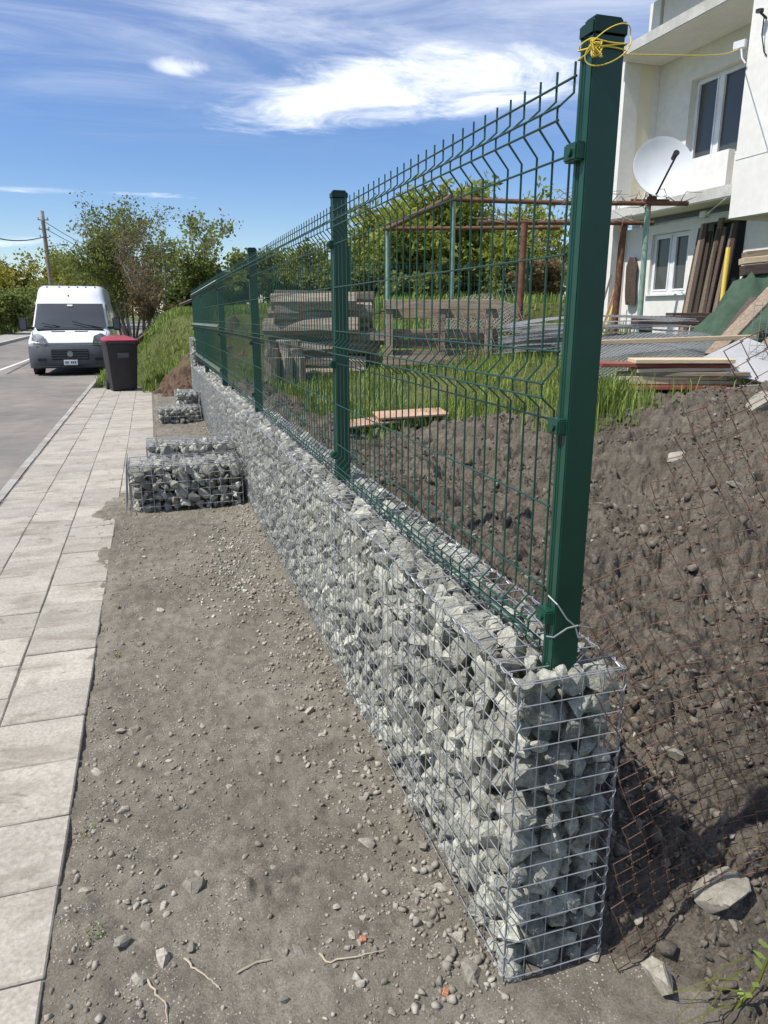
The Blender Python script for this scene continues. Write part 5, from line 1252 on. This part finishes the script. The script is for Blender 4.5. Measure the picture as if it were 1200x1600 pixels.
for k, (pxx, d, row, lm) in enumerate(((690, 24, 405, 'leaf_a'), (600, 25, 405, 'leaf_a'), (775, 24, 400, 'leaf_a'), (530, 28, 410, 'leaf_a'), (450, 31, 418, 'leaf_a'), (375, 33, 425, 'leaf_a'), (640, 30, 395, 'leaf_dark'), (345, 40, 415, 'leaf_dark'), (730, 30, 395, 'leaf_dark'), (560, 40, 410, 'leaf_dark'), (470, 44, 412, 'leaf_dark'), (840, 34, 395, 'leaf_dark'))):
    T_(['low green bush behind the far fence by the pallet', 'low green bush behind the far fence by the logs', 'low olive bush at the right of the far fence', 'low green bush seen just left of the pallet', 'low green bush seen over the log pile', 'low green bush seen between far fence posts', 'dark bush deep behind the pallet', 'dark bush past the fifth post', 'dark bush deep behind the pergola', 'dark bush deep behind second post', 'dark bush deep behind the log pile', 'dark bush deep behind the rusty pergola post'][k], pxx, d, row, 1.4, lm, 5200, .10 + .002 * (d - 22), 60 + k, stems=6, group='bushes behind the back of the yard', name='bush', cluster=.55, start=.02, cat='bush')

# ================================================================== GRASS
def blades(name, label, X, Y, Zf, hmin, hmax, w, seed, lean_=.35):
    q = np.random.default_rng(seed); n = len(X); Z = Zf(X, Y); hgt = q.uniform(hmin, hmax, n); a = q.uniform(0, 6.28, n); ln = q.uniform(.1, 1, n) * lean_ * hgt
    dx_, dy_ = np.cos(a), np.sin(a); bx2, by2 = -dy_ * w / 2, dx_ * w / 2; wz = q.uniform(.7, 1.3, n)
    bx2, by2 = bx2 * wz, by2 * wz
    v = [np.stack([X - bx2, Y - by2, Z - .02], -1), np.stack([X + bx2, Y + by2, Z - .02], -1), np.stack([X + bx2 * .8 + dx_ * ln * .35, Y + by2 * .8 + dy_ * ln * .35, Z + hgt * .6], -1),
         np.stack([X - bx2 * .8 + dx_ * ln * .35, Y - by2 * .8 + dy_ * ln * .35, Z + hgt * .6], -1), np.stack([X + dx_ * ln, Y + dy_ * ln, Z + hgt * (1 - .25 * lean_)], -1)]
    V = np.stack(v, 1).reshape(-1, 3); b = np.arange(n)[:, None] * 5; F = np.concatenate([b + [0, 1, 2], b + [0, 2, 3], b + [3, 2, 4]], 0)
    o = link(bpy.data.objects.new(name, np_mesh(name, V, F, M['grass'], False, np.tile(q.uniform(0, 1, n), 3)))); return tag(o, label, 'grass', kind='stuff')
rg = np.random.default_rng(77)
def region(n, x0, x1, y0, y1, f):
    X = rg.uniform(x0, x1, n); Y = rg.uniform(y0, y1, n); k = rg.uniform(0, 1, n) < f(X, Y); return X[k], Y[k]
def gmask(X, Y): return sm(5.2, 6.4, Y + .55 * np.clip(X - 1.9, 0, 4) - 2.6 * (1 - sm(1.0, 1.7, X)) + .6 * gnoise(X * .9, Y * .9, 21)) * np.clip(.6 + .9 * gnoise(X * 1.5, Y * 1.5, 33), .08, 1)
X, Y = region(62000, 1.2, 6.5, 4.4, 11, gmask)
blades('garden_grass', 'tall green grass growing in the yard behind the fence', X, Y, lambda x, y: np.maximum(soil_z(x, y), land_z(x, y) - .05), .05, .20, .0075, 1, .8)
X = 3.02 + rg.normal(size=900) * .17; Y = 4.55 + rg.normal(size=900) * .17
blades('grass_tuft', 'bright green grass tuft on the soil just right of nearest post', X, Y, soil_z, .12, .34, .009, 2, .6)
def bmask(X, Y): return ((X > road_edge(Y) + .12 + (1.0 * (Y < 17))) & ~((Y < 15.6) & (X > .05))) * np.clip(.75 + .7 * gnoise(X * .8, Y * .8, 35), .15, 1)
X, Y = region(80000, -1.2, 6.0, 14.9, 34, bmask)
blades('bank_grass', 'rough green grass covering the roadside bank beyond the bin', X, Y, land_z, .06, .26, .015, 3, .9)
X, Y = region(16000, -14, -9.4, 18, 70, lambda X, Y: (X < road_cx(Y) - 5.0) * .9)
blades('verge_grass', 'green grass on the verge beyond the far pavement', X, Y, land_z, .12, .45, .05, 4, .6)
X, Y = region(9000, 2.0, 11, 12, 19, lambda X, Y: np.clip(.5 + .8 * gnoise(X, Y, 36), .1, 1))
blades('back_grass', 'rough grass at the back of the yard', X, Y, land_z, .10, .32, .02, 5, .6)
# ================================================================== LOOSE STONES AND BITS ON THE GROUND
def gpt(pxx, pyy, z=0.0):                      # ground spot under a picture point
    th_, ps_ = R(15.35), R(17.43); fw = Vector((math.sin(ps_) * math.cos(th_), math.cos(ps_) * math.cos(th_), -math.sin(th_))); rt = Vector((math.cos(ps_), -math.sin(ps_), 0)); u = rt.cross(fw)
    d = fw * 1133 + rt * (pxx - 600) - u * (pyy - 800); k = (z - CAM_H) / d.z; return d.x * k, d.y * k
rs = random.Random(8)
big = [(188, 1143, 18, 'left of a pair on the dirt'), (209, 1142, 20, 'right of a pair on the dirt'), (194, 1268, 18, 'pale one alone near the pavement'), (134, 1393, 20, 'beside the pavement edge in foreground'), (192, 1482, 26, 'in the lower left foreground'),
       (254, 1502, 28, 'rounded one in lower left foreground'), (218, 1536, 24, 'next to a dry root at bottom'), (302, 1390, 34, 'flat buff one in the foreground'), (310, 1368, 16, 'small one leaning on the flat buff stone'), (256, 1419, 16, 'small one left of the flat buff stone'), (575, 1321, 30, 'dark one near the wall foot'),
       (570, 1250, 20, 'pale one near the wall foot'), (435, 1190, 16, 'small one mid path'), (484, 1115, 18, 'by the wall halfway along'), (466, 1488, 22, 'pale one beside the crumbled heap'), (300, 1480, 20, 'half buried one bottom middle'),
       (735, 1531, 40, 'pointed buff one at the wall end corner'), (695, 1556, 12, 'reddish shard size bit by the wall end'), (444, 1565, 16, 'one at the bottom edge'), (715, 1476, 18, 'white one at the wall foot'), (430, 1322, 13, 'little one mid foreground'), (152, 1208, 18, 'brown flat one by the pavement'), (250, 953, 14, 'white one further up the path'), (220, 1010, 14, 'dark one further up the path'), (600, 1180, 24, 'at wall foot below the joint'), (640, 1260, 26, 'against the wall foot wires'), (660, 1330, 26, 'low against the wall foot'), (690, 1400, 24, 'under the lowest wires at wall foot')]
for k, (u, v, s, d) in enumerate(big):
    x, y = gpt(u, v); D = math.hypot(x, y) + .6; r = s / 1175 * D * .5
    o = inst('stone', PEB[k % 12], None, (x, y, float(dirt_z(x, y)) + r * .16), (rs.uniform(-.4, .4), rs.uniform(-.4, .4), rs.uniform(0, 6.3)), (r * 1.15, r * 1.0, r * .95))
    tag(o, 'loose stone on the dirt path, ' + d, 'stone', 'single loose stones on the dirt path')
# smaller pebbles: countable near ones as things, all alike
k = 0
while k < 150:
    x = rs.uniform(-.3, .62); y = 1.15 + 5.5 * rs.random() ** 1.8
    if rs.random() > .25 + .8 * max(0, (x - .1) / .5): continue
    r = rs.uniform(.0065, .014) * (1 + .08 * y)
    o = inst('pebble', PEB[rs.randrange(12)], None, (x, y, float(dirt_z(x, y)) + r * .12), (rs.uniform(-.5, .5), rs.uniform(-.5, .5), rs.uniform(0, 6.3)), (r * 1.2, r, r * .9))
    tag(o, 'small grey pebble lying loose on the dry dirt path', 'pebble', 'small pebbles on the dirt path'); k += 1
# rubble ridge along the wall foot
n = 600; gx_ = .63 - np.abs(np.random.default_rng(3).normal(size=n)) * .085; gy_ = 1.15 + 11 * np.random.default_rng(4).uniform(0, 1, n) ** 1.5; s_ = np.random.default_rng(5).uniform(.006, .017, n)
o = link(bpy.data.objects.new('rubble', scatter_mesh('rubble', np.stack([gx_, gy_, dirt_z(gx_, gy_) + s_ * .3], -1), s_, M['pebble'], 9))); tag(o, 'small broken stone rubble along the foot of the gabion wall', 'rubble', kind='stuff')
q = np.random.default_rng(12); n = 520; gx_ = .36 + q.normal(size=n) * .11; gy_ = 4.15 + q.normal(size=n) * .42; ok = gx_ < .6; s_ = q.uniform(.005, .013, n)
o = link(bpy.data.objects.new('stone_chips', scatter_mesh('stone_chips', np.stack([gx_, gy_, dirt_z(gx_, gy_) + s_ * .3], -1)[ok], s_[ok], M['stone'], 10))); tag(o, 'pale greenish stone chips spilled on the path beside the wall', 'stone chips', kind='stuff')
# stones in the dug soil
soilst = [(1130, 1400, 120, .10, 'large pale boulder half buried in the soil behind the netting'), (1030, 1530, 60, .06, 'brown stone below the large pale boulder'), (995, 1437, 36, .07, 'whitish stone left of the large pale boulder'), (933, 1552, 30, .02, 'white flat stone at the bottom by the wall end'), (925, 1490, 46, .04, 'brown clod stone under the corner of the wall'),
          (1050, 1180, 40, .22, 'tan stone in the middle of the soil slope'), (1060, 720, 34, .62, 'pale stone near the top of the soil slope'), (1160, 655, 44, .74, 'flat yellowish stone under the bright mesh'), (1190, 735, 40, .6, 'pinkish stone at the right edge of soil'), (1150, 760, 26, .58, 'cream stone right of the soil slope middle'), (985, 660, 34, .72, 'pale slab stone right of the grass tuft'), (1085, 733, 30, .62, 'light broken stone below the boards'), (1125, 820, 22, .5, 'small tan stone in upper soil'), (1195, 640, 60, .78, 'brown lump at the right edge below the mesh')]
for k, (u, v, s, z, lab) in enumerate(soilst):
    x, y = gpt(u, v, z)
    for _ in range(6):
        zz = float(soil_z(np.array(x), np.array(y))); x, y = gpt(u, v, zz)
    D = math.hypot(x, y); r = s / 1175 * D * .55
    o = inst('stone', PEB[(k * 5) % 12], None, (x, y, zz + r * .15), (rs.uniform(-.3, .3), rs.uniform(-.3, .3), rs.uniform(0, 6.3)), (r * 1.1, r * .95, r * .9)); tag(o, lab, 'stone', 'stones in the dug soil')
q = np.random.default_rng(15); n = 160; an = q.uniform(R(24), R(60), n); ra = 1.3 + 5 * q.uniform(0, 1, n) ** 1.2; sx, sy = ra * np.sin(an), ra * np.cos(an); ok = sx > .95; sx, sy = sx[ok], sy[ok]; s_ = q.uniform(.004, .016, len(sx))
o = link(bpy.data.objects.new('soil_stones', scatter_mesh('soil_stones', np.stack([sx, sy, soil_z(sx, sy) + s_ * .3], -1), s_, M['pebble'], 11))); tag(o, 'small pale stones strewn through the dug soil', 'stones', kind='stuff')
# dry roots and shards
def root(label, pix):
    pts = [Vector((*gpt(u, v), 0)) for u, v in pix]
    pts = [Vector((p.x, p.y, float(dirt_z(p.x, p.y)) + .004)) for p in pts]; o0 = pts[0]
    fine_ = []
    for a, b in zip(pts[:-1], pts[1:]):
        for s in range(4): fine_.append(a.lerp(b, s / 4) + Vector((rs.uniform(-.003, .003), rs.uniform(-.003, .003), rs.uniform(0, .004))))
    fine_.append(pts[-1]); m = MB(); m.tube([p - o0 for p in fine_], [.0025 - .0015 * i / len(fine_) for i in range(len(fine_))], 5); o = m.build('dry_root', M['dry_stem'], smooth=True); o.location = o0; tag(o, label, 'root')
root('pale dry root lying bent in the lower left foreground', [(290, 1502), (305, 1520), (325, 1530), (345, 1546)])
root('short pale dry root running off the bottom edge', [(232, 1537), (245, 1562), (260, 1575), (262, 1598)])
root('pale dry root near the bottom right of the path', [(498, 1500), (515, 1511), (560, 1508), (600, 1497)])
root('thin dry root beside the crumbled heap', [(372, 1523), (400, 1507), (425, 1500)])
for k, (u, v, lab) in enumerate(((567, 1478, 'orange brick shard at the bottom right of the path'), (696, 1558, 'reddish brick shard at the wall end corner'), (119, 840, 'orange brick bit lying on the pavement'))):
    x, y = gpt(u, v); r = .008; o = MB().box((0, 0, 0), (r * 2, r * 1.7, r * 1.5)).build('brick_shard', M['brick'], bevel=.002); o.location = (x, y, float(dirt_z(x, y)) + (.006 if k < 2 else .018)); o.rotation_euler = (.3, .2, k); tag(o, lab, 'brick shard')
# weed stems at the lower right corner
w = thing('weed', 'straggling green weed stem in the lower right corner', 'weed', (1.06, .92, 0.05)); m = MB(); Wo = Vector((1.06, .92, .05))
m.tube([(0, 0, 0), (.03, -.02, .08), (.045, -.03, .20), (.05, -.03, .30)], [.003, .003, .0025, .002], 6)
for k in range(5): a = rs.uniform(2.2, 4.4); m.tube([(.01, 0, .02 + .03 * k), (.05 * math.cos(a), .03 * math.sin(a), .02 + .03 * k), (.16 * math.cos(a), .09 * math.sin(a), -.01 + .015 * k)], [.0018, .0014, .0008], 4)
m.build('stem', M['leaf_willow'], w)
for k in range(9):
    a = rs.uniform(0, 6.3); zc = .03 + .03 * k; c = Vector((float(np.interp(zc, [0, .08, .20, .30], [0, .03, .045, .05])), float(np.interp(zc, [0, .08, .20, .30], [0, -.02, -.03, -.03])), zc)); d = Vector((math.cos(a), math.sin(a), .3)).normalized() * .03; s = d.cross(Vector((0, 0, 1))).normalized() * .008
    MB().poly([c, c + d * .5 + s, c + d, c + d * .5 - s], [(0, 1, 2, 3)]).build('leaf', M['grass'], w)
# a few low weeds on the dirt path
for k, (u, v) in enumerate(((135, 1300), (150, 1466), (182, 1028), (165, 985))):
    x, y = gpt(u, v); X = x + np.random.default_rng(k).normal(size=26) * .018; Y = y + np.random.default_rng(k + 9).normal(size=26) * .018
    blades('weed_tuft', ['tiny weed tuft on the path by the fourth nearest slab', 'tiny weed tuft at lower left beside the pavement', 'tiny weed tuft at the pavement edge mid path', 'faint weed tuft further along the pavement edge'][k], X, Y, dirt_z, .006, .018, .004, 60 + k, .9)
